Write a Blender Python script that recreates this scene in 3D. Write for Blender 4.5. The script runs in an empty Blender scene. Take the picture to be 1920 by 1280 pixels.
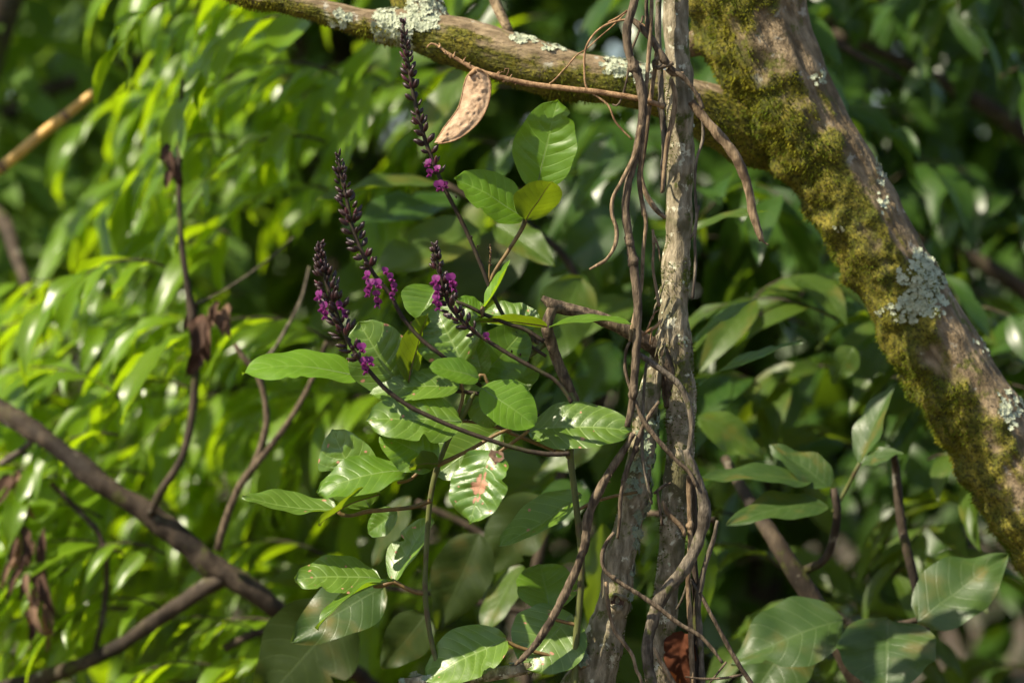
import bpy, math, random
import numpy as np
from mathutils import Vector, Matrix, Quaternion, noise

R = math.radians
SC = bpy.context.scene
COL = SC.collection

# ------------------------------------------------------------------ camera
CAM_D, CAM_Z = 6.0, 1.70            # camera 6 m in front of the flowers, 1.7 m above ground
PX = 0.8 / 960.0                    # metres per photo pixel at the flowers
cam = bpy.data.cameras.new('camera')
cam.lens = 135.0; cam.sensor_width = 36.0
cam.clip_start = 0.05; cam.clip_end = 600
cam.dof.use_dof = True; cam.dof.focus_distance = CAM_D
cam.dof.aperture_fstop = 2.35; cam.dof.aperture_blades = 0
camo = bpy.data.objects.new('camera', cam); COL.objects.link(camo)
camo.location = (0, -CAM_D, CAM_Z); camo.rotation_euler = (R(90), 0, 0)
SC.camera = camo

# ------------------------------------------------------------------ sky and sun
SUN_DIR = Vector((-0.60, -0.34, 0.74)).normalized()      # towards the sun
w = bpy.data.worlds.new('World'); SC.world = w; w.use_nodes = True
nt = w.node_tree; bg = nt.nodes['Background']
sky = nt.nodes.new('ShaderNodeTexSky'); sky.sky_type = 'NISHITA'; sky.sun_disc = False
sky.sun_elevation = math.asin(SUN_DIR.z)
sky.sun_rotation = math.atan2(SUN_DIR.x, SUN_DIR.y)
nt.links.new(sky.outputs[0], bg.inputs[0]); bg.inputs[1].default_value = 0.085
sl = bpy.data.lights.new('sun', 'SUN'); sl.energy = 5.0; sl.angle = R(0.53); sl.color = (1.0, .90, .70)
so = bpy.data.objects.new('sun', sl); COL.objects.link(so)
so.rotation_euler = SUN_DIR.to_track_quat('Z', 'Y').to_euler(); so.location = (-4, -2, 8)

SC.view_settings.view_transform = 'Standard'; SC.view_settings.look = 'None'
SC.view_settings.gamma = 1.0; SC.view_settings.exposure = 1.08
SC.cycles.max_bounces = 4; SC.cycles.diffuse_bounces = 2; SC.cycles.glossy_bounces = 1
SC.cycles.transmission_bounces = 3; SC.cycles.transparent_max_bounces = 2
SC.cycles.use_adaptive_sampling = True; SC.cycles.adaptive_threshold = 0.03

# ------------------------------------------------------------------ helpers
def P(x, y, d=0.0):
    """world point d metres behind the flower plane, measured on the photo's 1920 grid"""
    s = PX * (CAM_D + d) / CAM_D
    return Vector(((x - 960) * s, d, CAM_Z + (640 - y) * s))

def link(o, parent=None):
    COL.objects.link(o)
    if parent is not None:
        o.parent = parent
        if parent.type == 'EMPTY':
            o.matrix_parent_inverse = Matrix.Translation(-parent.location)
    return o

def obj(name, mesh, parent=None, mat=None, mw=None):
    o = bpy.data.objects.new(name, mesh)
    if mat is not None and not mesh.materials:
        mesh.materials.append(mat)
    link(o, parent)
    if mw is not None:
        o.matrix_basis = mw
    return o

def tag(o, label=None, cat=None, group=None, kind=None):
    if label: o['label'] = label
    if cat: o['category'] = cat
    if group: o['group'] = group
    if kind: o['kind'] = kind
    return o

def thing(name, loc, label, cat, group=None):
    o = bpy.data.objects.new(name, None); o.location = loc; o.empty_display_size = .02
    COL.objects.link(o)
    return tag(o, label, cat, group)

def mk(name, verts, faces, smooth=True, uvs=None, attrs=None):
    me = bpy.data.meshes.new(name)
    me.from_pydata([tuple(v) for v in verts], [], [tuple(f) for f in faces])
    if smooth: me.polygons.foreach_set('use_smooth', [True] * len(me.polygons))
    if uvs is not None:
        uvl = me.uv_layers.new(name='UVMap')
        li = np.empty(len(me.loops), dtype=np.int32); me.loops.foreach_get('vertex_index', li)
        uvl.data.foreach_set('uv', np.asarray(uvs, dtype=np.float32)[li].ravel())
    if attrs:
        for k, a in attrs.items():
            at = me.attributes.new(k, 'FLOAT', 'POINT')
            at.data.foreach_set('value', np.asarray(a, dtype=np.float32))
    me.update()
    return me

def spline(pts, n):
    """Catmull-Rom through pts (k-dim rows), n samples, near even spacing"""
    p = np.asarray(pts, float)
    if len(p) == 2: p = np.vstack([p[0], (p[0] + p[1]) / 2, p[1]])
    q = np.vstack([2 * p[0] - p[1], p, 2 * p[-1] - p[-2]])
    m = len(p) - 1
    dense = []
    for i in range(m):
        a, b, c, d = q[i], q[i + 1], q[i + 2], q[i + 3]
        for t in np.linspace(0, 1, 16, endpoint=False):
            dense.append(.5 * (2 * b + (c - a) * t + (2 * a - 5 * b + 4 * c - d) * t * t + (3 * b - a - 3 * c + d) * t ** 3))
    dense.append(p[-1]); dense = np.array(dense)
    L = np.r_[0, np.cumsum(np.linalg.norm(np.diff(dense[:, :3], axis=0), axis=1))]
    s = np.linspace(0, L[-1], n)
    return np.stack([np.interp(s, L, dense[:, k]) for k in range(p.shape[1])], 1)

def frames(c):
    t = np.gradient(c, axis=0); t /= np.linalg.norm(t, axis=1)[:, None] + 1e-12
    n = np.zeros_like(t)
    r = np.array([0, -1.0, 0]) if abs(t[0][1]) < .9 else np.array([1.0, 0, 0])
    n[0] = r - t[0] * r.dot(t[0]); n[0] /= np.linalg.norm(n[0])
    for i in range(1, len(c)):
        v = n[i - 1] - t[i] * n[i - 1].dot(t[i]); n[i] = v / np.linalg.norm(v)
    return t, n, np.cross(t, n)

def tube_data(pts, nseg=8, n=None, amp=0.0, freq=60.0, ridge=0.0, seed=0, step=None, lump=0.0, lumpfreq=12.0):
    """pts rows x,y,z,r (metres). returns verts, faces, uv, centre-radius samples"""
    p = np.array([tuple(a) for a in pts], float)
    if n is None:
        L = np.linalg.norm(np.diff(p[:, :3], axis=0), axis=1).sum()
        n = max(6, int(L / (step or .012)))
    c = spline(p, n); t, nn, bb = frames(c[:, :3])
    V, UV = [], []
    off = Vector((seed * 7.3, seed * 3.1, seed * 1.7))
    Ls = np.r_[0, np.cumsum(np.linalg.norm(np.diff(c[:, :3], axis=0), axis=1))]
    for i in range(n):
        for j in range(nseg):
            a = 2 * math.pi * j / nseg
            dr = nn[i] * math.cos(a) + bb[i] * math.sin(a)
            r = c[i, 3]
            if amp or ridge or lump:
                q = Vector(c[i, :3] + dr * r)
                k = 1.0
                if amp: k += amp * noise.noise(q * freq + off)
                if lump: k += lump * noise.noise(q * lumpfreq + off)
                if ridge:
                    k += ridge * (abs(noise.noise(Vector((math.cos(a) * 3.2, math.sin(a) * 3.2, Ls[i] * freq * .12)) + off)) * 2 - .5)
                r *= k
            V.append(c[i, :3] + dr * r); UV.append((j / nseg, Ls[i]))
    F = []
    for i in range(n - 1):
        for j in range(nseg):
            k = (j + 1) % nseg
            F.append((i * nseg + j, i * nseg + k, (i + 1) * nseg + k, (i + 1) * nseg + j))
    b = len(V); V += [c[0, :3], c[-1, :3]]; UV += [(0, 0), (0, Ls[-1])]
    for j in range(nseg):
        k = (j + 1) % nseg
        F.append((b, k, j)); F.append((b + 1, (n - 1) * nseg + j, (n - 1) * nseg + k))
    return V, F, UV, c

def pts(lst, d=0.0):
    """rows (x, y, r_px[, d]) on the photo grid -> world rows x,y,z,r"""
    out = []
    for a in lst:
        dd = a[3] if len(a) > 3 else d
        q = P(a[0], a[1], dd); out.append((q.x, q.y, q.z, a[2] * PX * (CAM_D + dd) / CAM_D))
    return out

def tube(name, lst, mat, parent=None, d=0.0, **k):
    V, F, UV, c = tube_data(pts(lst, d), **k)
    return obj(name, mk(name, V, F, uvs=UV), parent, mat)

# ------------------------------------------------------------------ materials
def newmat(name):
    m = bpy.data.materials.new(name); m.use_nodes = True
    nt = m.node_tree; b = nt.nodes['Principled BSDF']
    return m, nt, b

class N:
    """tiny node-graph helper"""
    def __init__(s, nt): s.nt = nt
    def n(s, t, **k):
        x = s.nt.nodes.new(t)
        for a, v in k.items(): setattr(x, a, v)
        return x
    def put(s, sock, v):
        if isinstance(v, bpy.types.NodeSocket): s.nt.links.new(v, sock)
        else: sock.default_value = v
    def m(s, op, a, b=0.0, c=0.0):
        x = s.n('ShaderNodeMath', operation=op)
        s.put(x.inputs[0], a); s.put(x.inputs[1], b); s.put(x.inputs[2], c)
        return x.outputs[0]
    def mr(s, v, a, b, c=0.0, d=1.0):
        x = s.n('ShaderNodeMapRange', interpolation_type='SMOOTHSTEP')
        for i, q in enumerate((v, a, b, c, d)): s.put(x.inputs[i], q)
        return x.outputs[0]
    def mix(s, f, a, b, mode='MIX'):
        x = s.n('ShaderNodeMix', data_type='RGBA', blend_type=mode)
        s.put(x.inputs[0], f)
        s.put(x.inputs[6], a if isinstance(a, bpy.types.NodeSocket) else (*a, 1))
        s.put(x.inputs[7], b if isinstance(b, bpy.types.NodeSocket) else (*b, 1))
        return x.outputs[2]
    def noise(s, vec, scale, detail=3, rough=.55, col=False):
        x = s.n('ShaderNodeTexNoise'); s.put(x.inputs['Vector'], vec)
        x.inputs['Scale'].default_value = scale; x.inputs['Detail'].default_value = detail
        x.inputs['Roughness'].default_value = rough
        return x.outputs['Color' if col else 'Fac']
    def mapping(s, vec, scale, loc=None):
        x = s.n('ShaderNodeMapping'); s.put(x.inputs[0], vec); x.inputs['Scale'].default_value = scale
        if loc is not None: s.put(x.inputs['Location'], loc)
        return x.outputs[0]
    def bump(s, h, strength, dist=.002):
        x = s.n('ShaderNodeBump'); s.put(x.inputs['Height'], h)
        x.inputs['Strength'].default_value = strength; x.inputs['Distance'].default_value = dist
        return x.outputs[0]

def leaf_mat(name, c1, c2, trans, vein, rough=.34, spots=0.0, tf=.38, nv=8, veinmix=.5, scorch=0.0, spec=.5, yellow=0.0, nobump=False):
    m, nt, b = newmat(name); g = N(nt)
    uv = g.n('ShaderNodeUVMap', uv_map='UVMap').outputs[0]
    sp = g.n('ShaderNodeSeparateXYZ'); g.put(sp.inputs[0], uv)
    u = g.m('ABSOLUTE', g.m('MULTIPLY_ADD', sp.outputs[0], 2.0, -1.0)); v = sp.outputs[1]
    oi = g.n('ShaderNodeObjectInfo').outputs['Random']
    at = g.n('ShaderNodeAttribute', attribute_name='rnd').outputs['Fac']
    rnd = g.m('FRACT', g.m('ADD', oi, at))
    cx = g.n('ShaderNodeCombineXYZ'); g.put(cx.inputs[0], g.m('MULTIPLY', rnd, 37.0)); g.put(cx.inputs[1], g.m('MULTIPLY', rnd, 91.0))
    luv = g.mapping(uv, (1.0, 1.8, 1.0), cx.outputs[0])
    ph = g.m('MULTIPLY', g.m('SUBTRACT', v, g.m('MULTIPLY', g.m('POWER', u, 1.3), .22)), float(nv))
    fr = g.m('ABSOLUTE', g.m('SUBTRACT', g.m('FRACT', g.m('ADD', ph, .5)), .5))
    lat = g.mr(fr, .015, .085, 1.0, 0.0)
    mid = g.mr(u, .015, .05, 1.0, 0.0)
    vm = g.m('MAXIMUM', mid, g.m('MULTIPLY', lat, .75))
    n1 = g.noise(luv, 2.2, 2); n2 = n1 if nobump else g.noise(luv, 30.0, 2)
    col = g.mix(g.mr(n1, .3, .7), c1, c2)
    col = g.mix(g.m('MULTIPLY', rnd, .55), col, tuple(a * .62 for a in c1))
    col = g.mix(g.m('MULTIPLY', g.mr(n2, .35, .75), .18), col, tuple(a * .6 for a in c1))
    if yellow: col = g.mix(g.m('MULTIPLY', g.mr(g.noise(luv, 1.3, 2), .52, .72), yellow), col, (.32, .17, .035))
    col = g.mix(g.m('MULTIPLY', vm, veinmix), col, vein)
    rg = g.mr(n2, .2, .8, rough * .85, rough * 1.25)
    tcol = g.mix(g.m('MULTIPLY', vm, .45), trans, tuple(a * .55 for a in trans))
    if spots:
        vo = g.n('ShaderNodeTexVoronoi'); g.put(vo.inputs['Vector'], g.mapping(luv, (1, 1, 1)))
        vo.inputs['Scale'].default_value = 5.2
        sc = g.n('ShaderNodeSeparateColor'); g.put(sc.inputs[0], vo.outputs['Color'])
        ok = g.m('GREATER_THAN', sc.outputs[0], 1.0 - spots)
        rad = g.m('MULTIPLY', sc.outputs[1], .26)
        dd = g.m('ADD', vo.outputs['Distance'], g.m('MULTIPLY', g.m('SUBTRACT', g.noise(luv, 16, 2), .5), .22))
        sm = g.m('MULTIPLY', ok, g.mr(dd, g.m('MULTIPLY', rad, .75), rad, 1.0, 0.0))
        if scorch:
            q = g.m('ADD', g.m('SUBTRACT', g.m('ABSOLUTE', g.m('SUBTRACT', u, .08)), .02), g.m('MULTIPLY', g.m('ABSOLUTE', g.m('SUBTRACT', v, scorch)), .9))
            q = g.m('ADD', q, g.m('MULTIPLY', g.m('SUBTRACT', g.noise(luv, 5, 3), .5), .55))
            sm = g.m('MAXIMUM', sm, g.mr(q, .12, .16, 1.0, 0.0))
        brown = g.mix(g.noise(luv, 22, 2), (.52, .27, .16), (.30, .13, .06))
        col = g.mix(sm, col, brown); rim = g.m('MULTIPLY', g.m('SUBTRACT', 1.0, g.m('ABSOLUTE', g.m('MULTIPLY_ADD', sm, 2.0, -1.0))), .85)
        col = g.mix(rim, col, (.12, .05, .02)); rg = g.m('ADD', rg, g.m('MULTIPLY', sm, .35))
        tcol = g.mix(sm, tcol, (.35, .16, .08))
    g.put(b.inputs['Base Color'], col); g.put(b.inputs['Roughness'], rg)
    b.inputs['Specular IOR Level'].default_value = spec
    if not nobump:
        h = g.m('ADD', g.m('MULTIPLY', n2, .35), g.m('MULTIPLY', vm, -.5))
        nm = g.bump(h, .45, .0012); g.put(b.inputs['Normal'], nm)
    tr = g.n('ShaderNodeBsdfTranslucent'); g.put(tr.inputs[0], tcol)
    mx = g.n('ShaderNodeMixShader'); mx.inputs[0].default_value = tf
    nt.links.new(b.outputs[0], mx.inputs[1]); nt.links.new(tr.outputs[0], mx.inputs[2])
    nt.links.new(mx.outputs[0], nt.nodes['Material Output'].inputs[0])
    return m

def wood_mat(name, c1, c2, c3=None, scale=60, stretch=.18, rough=.8, bump=.6, moss=None, pale=None, attr=False, palecut=.6, bdist=.004, rot=0.0):
    m, nt, b = newmat(name); g = N(nt)
    tc = g.n('ShaderNodeTexCoord').outputs['Object']
    rt = tc
    if rot:
        rn = g.n('ShaderNodeMapping'); g.put(rn.inputs[0], tc); rn.inputs['Rotation'].default_value = (0, rot, 0); rt = rn.outputs[0]
    st = g.mapping(rt, (1, 1, stretch))
    n1 = g.noise(st, scale, 4, .6); n2 = g.noise(tc, scale * .18, 3); n3 = g.noise(st, scale * 4, 3)
    col = g.mix(g.mr(n1, .32, .68), c1, c2)
    if c3: col = g.mix(g.mr(n2, .5, .68), col, c3)
    col = g.mix(g.m('MULTIPLY', g.mr(n3, .45, .75), .5), col, tuple(a * .45 for a in c1))
    if pale: col = g.mix(g.mr(g.noise(tc, scale * .45, 4, .65), palecut, palecut + .08), col, pale)
    if moss: col = g.mix(g.mr(g.noise(tc, scale * .3, 5, .7), .55, .66), col, moss)
    if attr:
        a = g.n('ShaderNodeAttribute', attribute_name='moss').outputs['Fac']
        mc = g.mix(g.mr(g.noise(tc, 28, 4, .7), .3, .7), (.070, .085, .008), (.20, .165, .02))
        mc = g.mix(g.mr(g.noise(tc, 190, 2), .4, .7), mc, (.03, .028, .006))
        col = g.mix(a, col, mc)
    g.put(b.inputs['Base Color'], col); b.inputs['Roughness'].default_value = rough
    b.inputs['Specular IOR Level'].default_value = .25
    h = g.m('ADD', g.m('MULTIPLY', n1, 1.0), g.m('MULTIPLY', n3, .4))
    g.put(b.inputs['Normal'], g.bump(h, bump, bdist))
    return m

def plain_mat(name, c1, c2, scale=200, rough=.6, bump=.3, spec=.4, trans=None, tf=.3):
    m, nt, b = newmat(name); g = N(nt)
    tc = g.n('ShaderNodeTexCoord').outputs['Object']
    oi = g.n('ShaderNodeObjectInfo').outputs['Random']
    n1 = g.noise(tc, scale, 3)
    col = g.mix(g.mr(n1, .3, .7), c1, c2)
    col = g.mix(g.m('MULTIPLY', oi, .5), col, tuple(a * .5 for a in c1))
    g.put(b.inputs['Base Color'], col); b.inputs['Roughness'].default_value = rough
    b.inputs['Specular IOR Level'].default_value = spec
    g.put(b.inputs['Normal'], g.bump(n1, bump, .001))
    if trans:
        tr = g.n('ShaderNodeBsdfTranslucent'); tr.inputs[0].default_value = (*trans, 1)
        mx = g.n('ShaderNodeMixShader'); mx.inputs[0].default_value = tf
        nt.links.new(b.outputs[0], mx.inputs[1]); nt.links.new(tr.outputs[0], mx.inputs[2])
        nt.links.new(mx.outputs[0], nt.nodes['Material Output'].inputs[0])
    return m

M = {}
M['hero'] = leaf_mat('leaf_green', (.070, .150, .008), (.098, .192, .012), (.26, .42, .010), (.20, .31, .05), .37, tf=.34, spec=.5)
M['hero_spot'] = leaf_mat('leaf_spotted', (.080, .155, .011), (.112, .200, .018), (.24, .38, .012), (.25, .36, .08), .37, spots=.6, tf=.28, spec=.65)
M['hero_scorch'] = leaf_mat('leaf_scorched', (.060, .132, .008), (.086, .172, .013), (.20, .33, .012), (.21, .31, .06), .36, spots=.55, scorch=.5, tf=.26, spec=.65)
M['hero_light'] = leaf_mat('leaf_light', (.098, .210, .010), (.125, .250, .015), (.32, .50, .012), (.23, .37, .06), .40, tf=.40, spec=.45)
M['hero_olive'] = leaf_mat('leaf_olive', (.060, .105, .010), (.075, .120, .012), (.19, .27, .006), (.05, .06, .010), .5, tf=.5, veinmix=.75, spots=.1)
M['lance'] = leaf_mat('leaf_lance', (.108, .212, .006), (.150, .258, .008), (.40, .58, .006), (.18, .26, .03), .33, tf=.48, nv=10, veinmix=.35, nobump=True, spec=.6)
M['dark'] = leaf_mat('leaf_dark', (.028, .072, .008), (.044, .096, .012), (.15, .26, .008), (.08, .14, .03), .34, tf=.36, nobump=True)
M['mid'] = leaf_mat('leaf_mid', (.050, .098, .008), (.072, .126, .012), (.20, .29, .008), (.12, .19, .04), .42, tf=.40, yellow=.2)
M['shade'] = leaf_mat('leaf_shade_olive', (.028, .050, .006), (.040, .066, .009), (.11, .16, .006), (.06, .09, .02), .5, tf=.36, yellow=.15, spec=.35)  # mid leaf colour darkened, painting shade onto leaves behind the flowers
M['broad'] = leaf_mat('leaf_broad', (.038, .080, .016), (.054, .100, .020), (.15, .23, .02), (.10, .15, .05), .42, tf=.3, yellow=.28, spec=.45)
M['far'] = leaf_mat('leaf_far', (.085, .165, .022), (.12, .215, .035), (.28, .44, .02), (.1, .16, .05), .5, tf=.4, nobump=True)
M['bark_grey'] = wood_mat('bark_grey', (.115, .092, .052), (.35, .295, .20), (.09, .082, .038), 95, .35, moss=(.070, .082, .012), pale=(.48, .46, .34), bump=.8, palecut=.58)
M['bark_mossy'] = wood_mat('bark_mossy', (.115, .080, .042), (.33, .245, .145), (.12, .085, .045), 75, .35, pale=(.36, .33, .26), moss=(.10, .10, .018), attr=True, palecut=.60, bump=1.0, bdist=.006, rot=R(34))
M['bark_limb'] = wood_mat('bark_limb', (.115, .080, .042), (.33, .245, .145), (.12, .085, .045), 75, .35, pale=(.36, .33, .26), moss=(.10, .10, .018), attr=True, palecut=.60, bump=1.0, bdist=.006, rot=R(78))
M['bark_dark'] = wood_mat('bark_dark', (.030, .021, .014), (.075, .055, .036), (.018, .013, .009), 50, .5, moss=(.055, .06, .012), pale=(.20, .18, .14), palecut=.62)
M['vine'] = wood_mat('vine_bark', (.045, .031, .019), (.190, .140, .090), (.040, .027, .017), 170, .25, bump=.9, bdist=.003)
M['vine_pale'] = wood_mat('vine_pale', (.10, .066, .036), (.33, .235, .14), (.085, .054, .03), 170, .25, bump=.8, bdist=.003)
M['vine_grey'] = wood_mat('vine_grey', (.05, .040, .028), (.20, .165, .12), (.045, .034, .023), 150, .25, moss=(.05, .055, .012), bump=.8, bdist=.003)
M['twig_tan'] = wood_mat('twig_tan', (.17, .095, .045), (.40, .25, .13), (.14, .075, .037), 170, .4, bump=.7, bdist=.003)
M['stem_green'] = wood_mat('stem_green', (.075, .085, .022), (.11, .12, .035), (.085, .06, .03), 140, .2, rough=.55, bump=.3, bdist=.001)
M['stem_dark'] = wood_mat('stem_dark', (.020, .013, .009), (.045, .031, .018), (.038, .040, .012), 160, .2, rough=.65, bump=.4, bdist=.001)
M['petiole'] = wood_mat('petiole_brown', (.13, .075, .03), (.18, .12, .045), (.08, .06, .02), 160, .2, rough=.5, bump=.3, bdist=.001)
M['bud'] = plain_mat('bud_dark', (.018, .007, .008), (.042, .015, .015), 300, .32, .3, .5)
M['bud_pale'] = plain_mat('bud_mauve', (.10, .026, .04), (.07, .022, .026), 300, .35, .3, .5)
M['petal'] = plain_mat('petal_purple', (.12, .012, .10), (.30, .040, .24), 120, .45, .2, .3, trans=(.42, .06, .30), tf=.3)
M['pod'] = None
M['lichen'] = plain_mat('lichen_pale', (.37, .41, .28), (.50, .52, .38), 300, .9, .5, .1)
M['lichen_green'] = plain_mat('lichen_grey_green', (.22, .27, .18), (.32, .36, .25), 300, .9, .5, .1)
M['moss'] = plain_mat('moss_tuft', (.090, .135, .010), (.25, .225, .020), 22, .9, .0, .1, trans=(.22, .20, .02), tf=.35)
M['moss_green'] = plain_mat('moss_green', (.055, .085, .010), (.10, .115, .016), 60, .9, .0, .1, trans=(.15, .19, .02), tf=.35)
M['dead'] = plain_mat('dead_leaf', (.16, .095, .058), (.26, .165, .11), 60, .8, .6, .2, trans=(.25, .13, .06), tf=.2)
M['dead_dark'] = plain_mat('dead_leaf_dark', (.055, .03, .02), (.10, .055, .035), 80, .8, .6, .2)
M['rust'] = plain_mat('rust_leaf', (.15, .048, .02), (.05, .018, .010), 160, .8, .9, .15, trans=(.22, .07, .02), tf=.2)
M['cane'] = wood_mat('cane_yellow', (.50, .27, .06), (.58, .36, .10), (.42, .24, .10), 40, .15, rough=.4, bump=.1)

# ------------------------------------------------------------------ leaf meshes
def leaf_arrays(W, shape='ovate', arch=.4, fold=.15, quilt=.0, nvein=8, nu=8, nv=12, ripple=0.0, twist=0.0, seed=0, curl=0.0):
    """unit-chord leaf: base at origin, tip at +Y, upper side +Z, W = full width / chord"""
    rg = random.Random(seed); ph = rg.uniform(0, 6.28); ph2 = rg.uniform(0, 6.28)
    vs = np.linspace(0, 1, nv + 1) ** .92
    bites = [(rg.uniform(.25, .9), rg.choice((0, 1)), rg.uniform(.15, .45), rg.uniform(.02, .045)) for _ in range(rg.choice((0, 0, 1, 2)))] if nv > 20 else []
    cy = [0.0]; cz = [0.0]
    th = lambda v: arch * (.5 - v)
    for i in range(nv):
        dv = vs[i + 1] - vs[i]; a = th((vs[i] + vs[i + 1]) / 2)
        cy.append(cy[-1] + dv * math.cos(a)); cz.append(cz[-1] + dv * math.sin(a))
    V, UV = [], []
    for i, v in enumerate(vs):
        if shape == 'ovate':
            wv = (math.sin(math.pi * v ** .80) ** .72) * (1 - .35 * v * v) if 0 < v < 1 else 0
            wv = max(wv, .0) + (.035 * (1 - v) if v > .9 else 0)
        elif shape == 'blunt':
            wv = (math.sin(math.pi * v ** .88) ** .58) if 0 < v < 1 else 0
            if v > .93: wv = max(wv * (1 - (v - .93) / .07) ** .8, .05)
        elif shape == 'round':
            wv = math.sin(math.pi * v ** .9) ** .55 if 0 < v < 1 else 0
        elif shape == 'obovate':
            wv = (math.sin(math.pi * v ** 1.25) ** .7) if 0 < v < 1 else 0
        else:
            wv = (math.sin(math.pi * v ** .85) ** 1.05) if 0 < v < 1 else 0
        ej = (1 + .10 * noise.noise(Vector((v * 5, 9.0, seed * 1.1))) , 1 + .10 * noise.noise(Vector((v * 5, -9.0, seed * 1.1))))
        for bv, bs, bd, bw in bites:
            q = 1 - bd * math.exp(-((v - bv) / bw) ** 2); ej = (ej[0] * q, ej[1]) if bs == 0 else (ej[0], ej[1] * q)
        wv = wv * W * .5 + .004
        if v >= 1: wv = .002
        a = th(v); tw = twist * (v - .3)
        for j in range(nu + 1):
            u = -1 + 2 * j / nu; x = u * wv * ej[0 if u < 0 else 1]
            h = fold * abs(x) - curl * x * x / max(W, .1)
            if quilt:
                p = nvein * (v - .22 * abs(u) ** 1.3)
                h += quilt * W * (.55 + .9 * noise.noise(Vector((v * 4.5, 3.0 if u > 0 else -3.0, seed * 1.7))) + .5 * noise.noise(Vector((v * 9, u * 2.5, seed)))) * (abs(math.sin(math.pi * p)) ** .7 - .5) * min(1, abs(u) * 3) * (1 - abs(u) ** 4) * math.sin(math.pi * min(1, v + .02))
            if quilt: h += .05 * W * noise.noise(Vector((u * 1.3, v * 2.6, seed * 2.3)))
            if ripple:
                h += ripple * W * u * u * (math.sin(v * 11 + ph + (2 if u > 0 else 0)) + .6 * math.sin(v * 19 + ph2 + (1 if u > 0 else 4)))
            xx = x * math.cos(tw) - h * math.sin(tw); hh = x * math.sin(tw) + h * math.cos(tw)
            V.append((xx, cy[i] - hh * math.sin(a), cz[i] + hh * math.cos(a))); UV.append((j / nu, v))
    V = np.array(V)
    tip = np.array([0, cy[-1], cz[-1]]); L = np.linalg.norm(tip); an = -math.atan2(tip[2], tip[1])
    y = V[:, 1] * math.cos(an) - V[:, 2] * math.sin(an); z = V[:, 1] * math.sin(an) + V[:, 2] * math.cos(an)
    V = np.stack([V[:, 0], y, z], 1) / L
    F = [(i * (nu + 1) + j, i * (nu + 1) + j + 1, (i + 1) * (nu + 1) + j + 1, (i + 1) * (nu + 1) + j) for i in range(nv) for j in range(nu)]
    return V, np.array(F), np.array(UV)

def leaf_frame(base, ydir, nrm, L):
    y = ydir.normalized(); z = nrm - y * nrm.dot(y)
    if z.length < 1e-4: z = Vector((0, 0, 1)) - y * y.z
    z.normalize(); x = y.cross(z)
    m = Matrix((x, y, z)).transposed().to_4x4()
    return Matrix.Translation(base) @ m @ Matrix.Scale(L, 4)

def variants(name, mat, specs):
    out = []
    for k in specs:
        V, F, UV = leaf_arrays(**k)
        me = mk(name, V, F, uvs=UV); me.materials.append(mat)
        out.append((me, V, F, UV))
    return out

def joined(name, items, var, parent, rnd, kind='stuff'):
    """many leaves as one mesh: items (matrix, variant index)"""
    VV, FF, UU, RR = [], [], [], []; off = 0
    for mw, k in items:
        me, V, F, UV = var[k]
        A = np.array(mw)
        VV.append(V @ A[:3, :3].T + A[:3, 3]); FF.append(F + off); UU.append(UV)
        RR.append(np.full(len(V), rnd.random())); off += len(V)
    me = mk(name, np.vstack(VV), np.vstack(FF), uvs=np.vstack(UU), attrs={'rnd': np.concatenate(RR)})
    for m in var[0][0].materials: me.materials.append(m)
    o = obj(name, me, parent)
    if kind: o['kind'] = kind
    return o

def place_leaves(items, var, parent, rnd, limit=300, name='leaf'):
    """nearest leaves as objects of their own, the rest one mass"""
    def key(it):
        p = it[0].translation; s = CAM_D / (CAM_D + p.y)
        x = 960 + p.x * s / PX; y = 640 - (p.z - CAM_Z) * s / PX
        vis = 0 if (-120 < x < 2040 and -120 < y < 1400) else 50
        return vis + p.y
    items = sorted(items, key=key)
    for mw, k in items[:limit]:
        obj(name, var[k][0], parent, mw=mw)
    if len(items) > limit:
        joined('foliage', items[limit:], var, parent, rnd)

# ================================================================== SETTING: ground
def build_ground():
    n = 60; V = []; F = []
    cs = np.sign(np.linspace(-1, 1, n)) * (np.abs(np.linspace(-1, 1, n)) ** 3) * 250
    for y in cs:
        for x in cs:
            V.append((x, y + 20, .10 * noise.noise(Vector((x * .3, y * .3, 0)))))
    for i in range(n - 1):
        for j in range(n - 1):
            F.append((i * n + j, i * n + j + 1, (i + 1) * n + j + 1, (i + 1) * n + j))
    m, nt, b = newmat('leaf_litter'); g = N(nt)
    tc = g.n('ShaderNodeTexCoord').outputs['Object']
    c = g.mix(g.mr(g.noise(tc, 18, 4), .35, .65), (.05, .032, .018), (.12, .075, .04))
    c = g.mix(g.mr(g.noise(tc, 1.5, 4), .5, .65), c, (.035, .06, .012))
    g.put(b.inputs['Base Color'], c); b.inputs['Roughness'].default_value = .95
    g.put(b.inputs['Normal'], g.bump(g.noise(tc, 25, 4), .8, .03))
    tag(obj('ground', mk('ground', V, F), None, m), kind='structure')
build_ground()

# ================================================================== mossy tree
def surface_normals(V, F):
    V = np.array([tuple(v) for v in V]); nr = np.zeros_like(V)
    for f in F:
        if len(f) == 4:
            a, b, c, d = (V[i] for i in f); x = np.cross(c - a, d - b)
        else:
            a, b, c = (V[i] for i in f); x = np.cross(b - a, c - a)
        for i in f: nr[i] += x
    nr /= np.linalg.norm(nr, axis=1)[:, None] + 1e-12
    return V, nr

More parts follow.
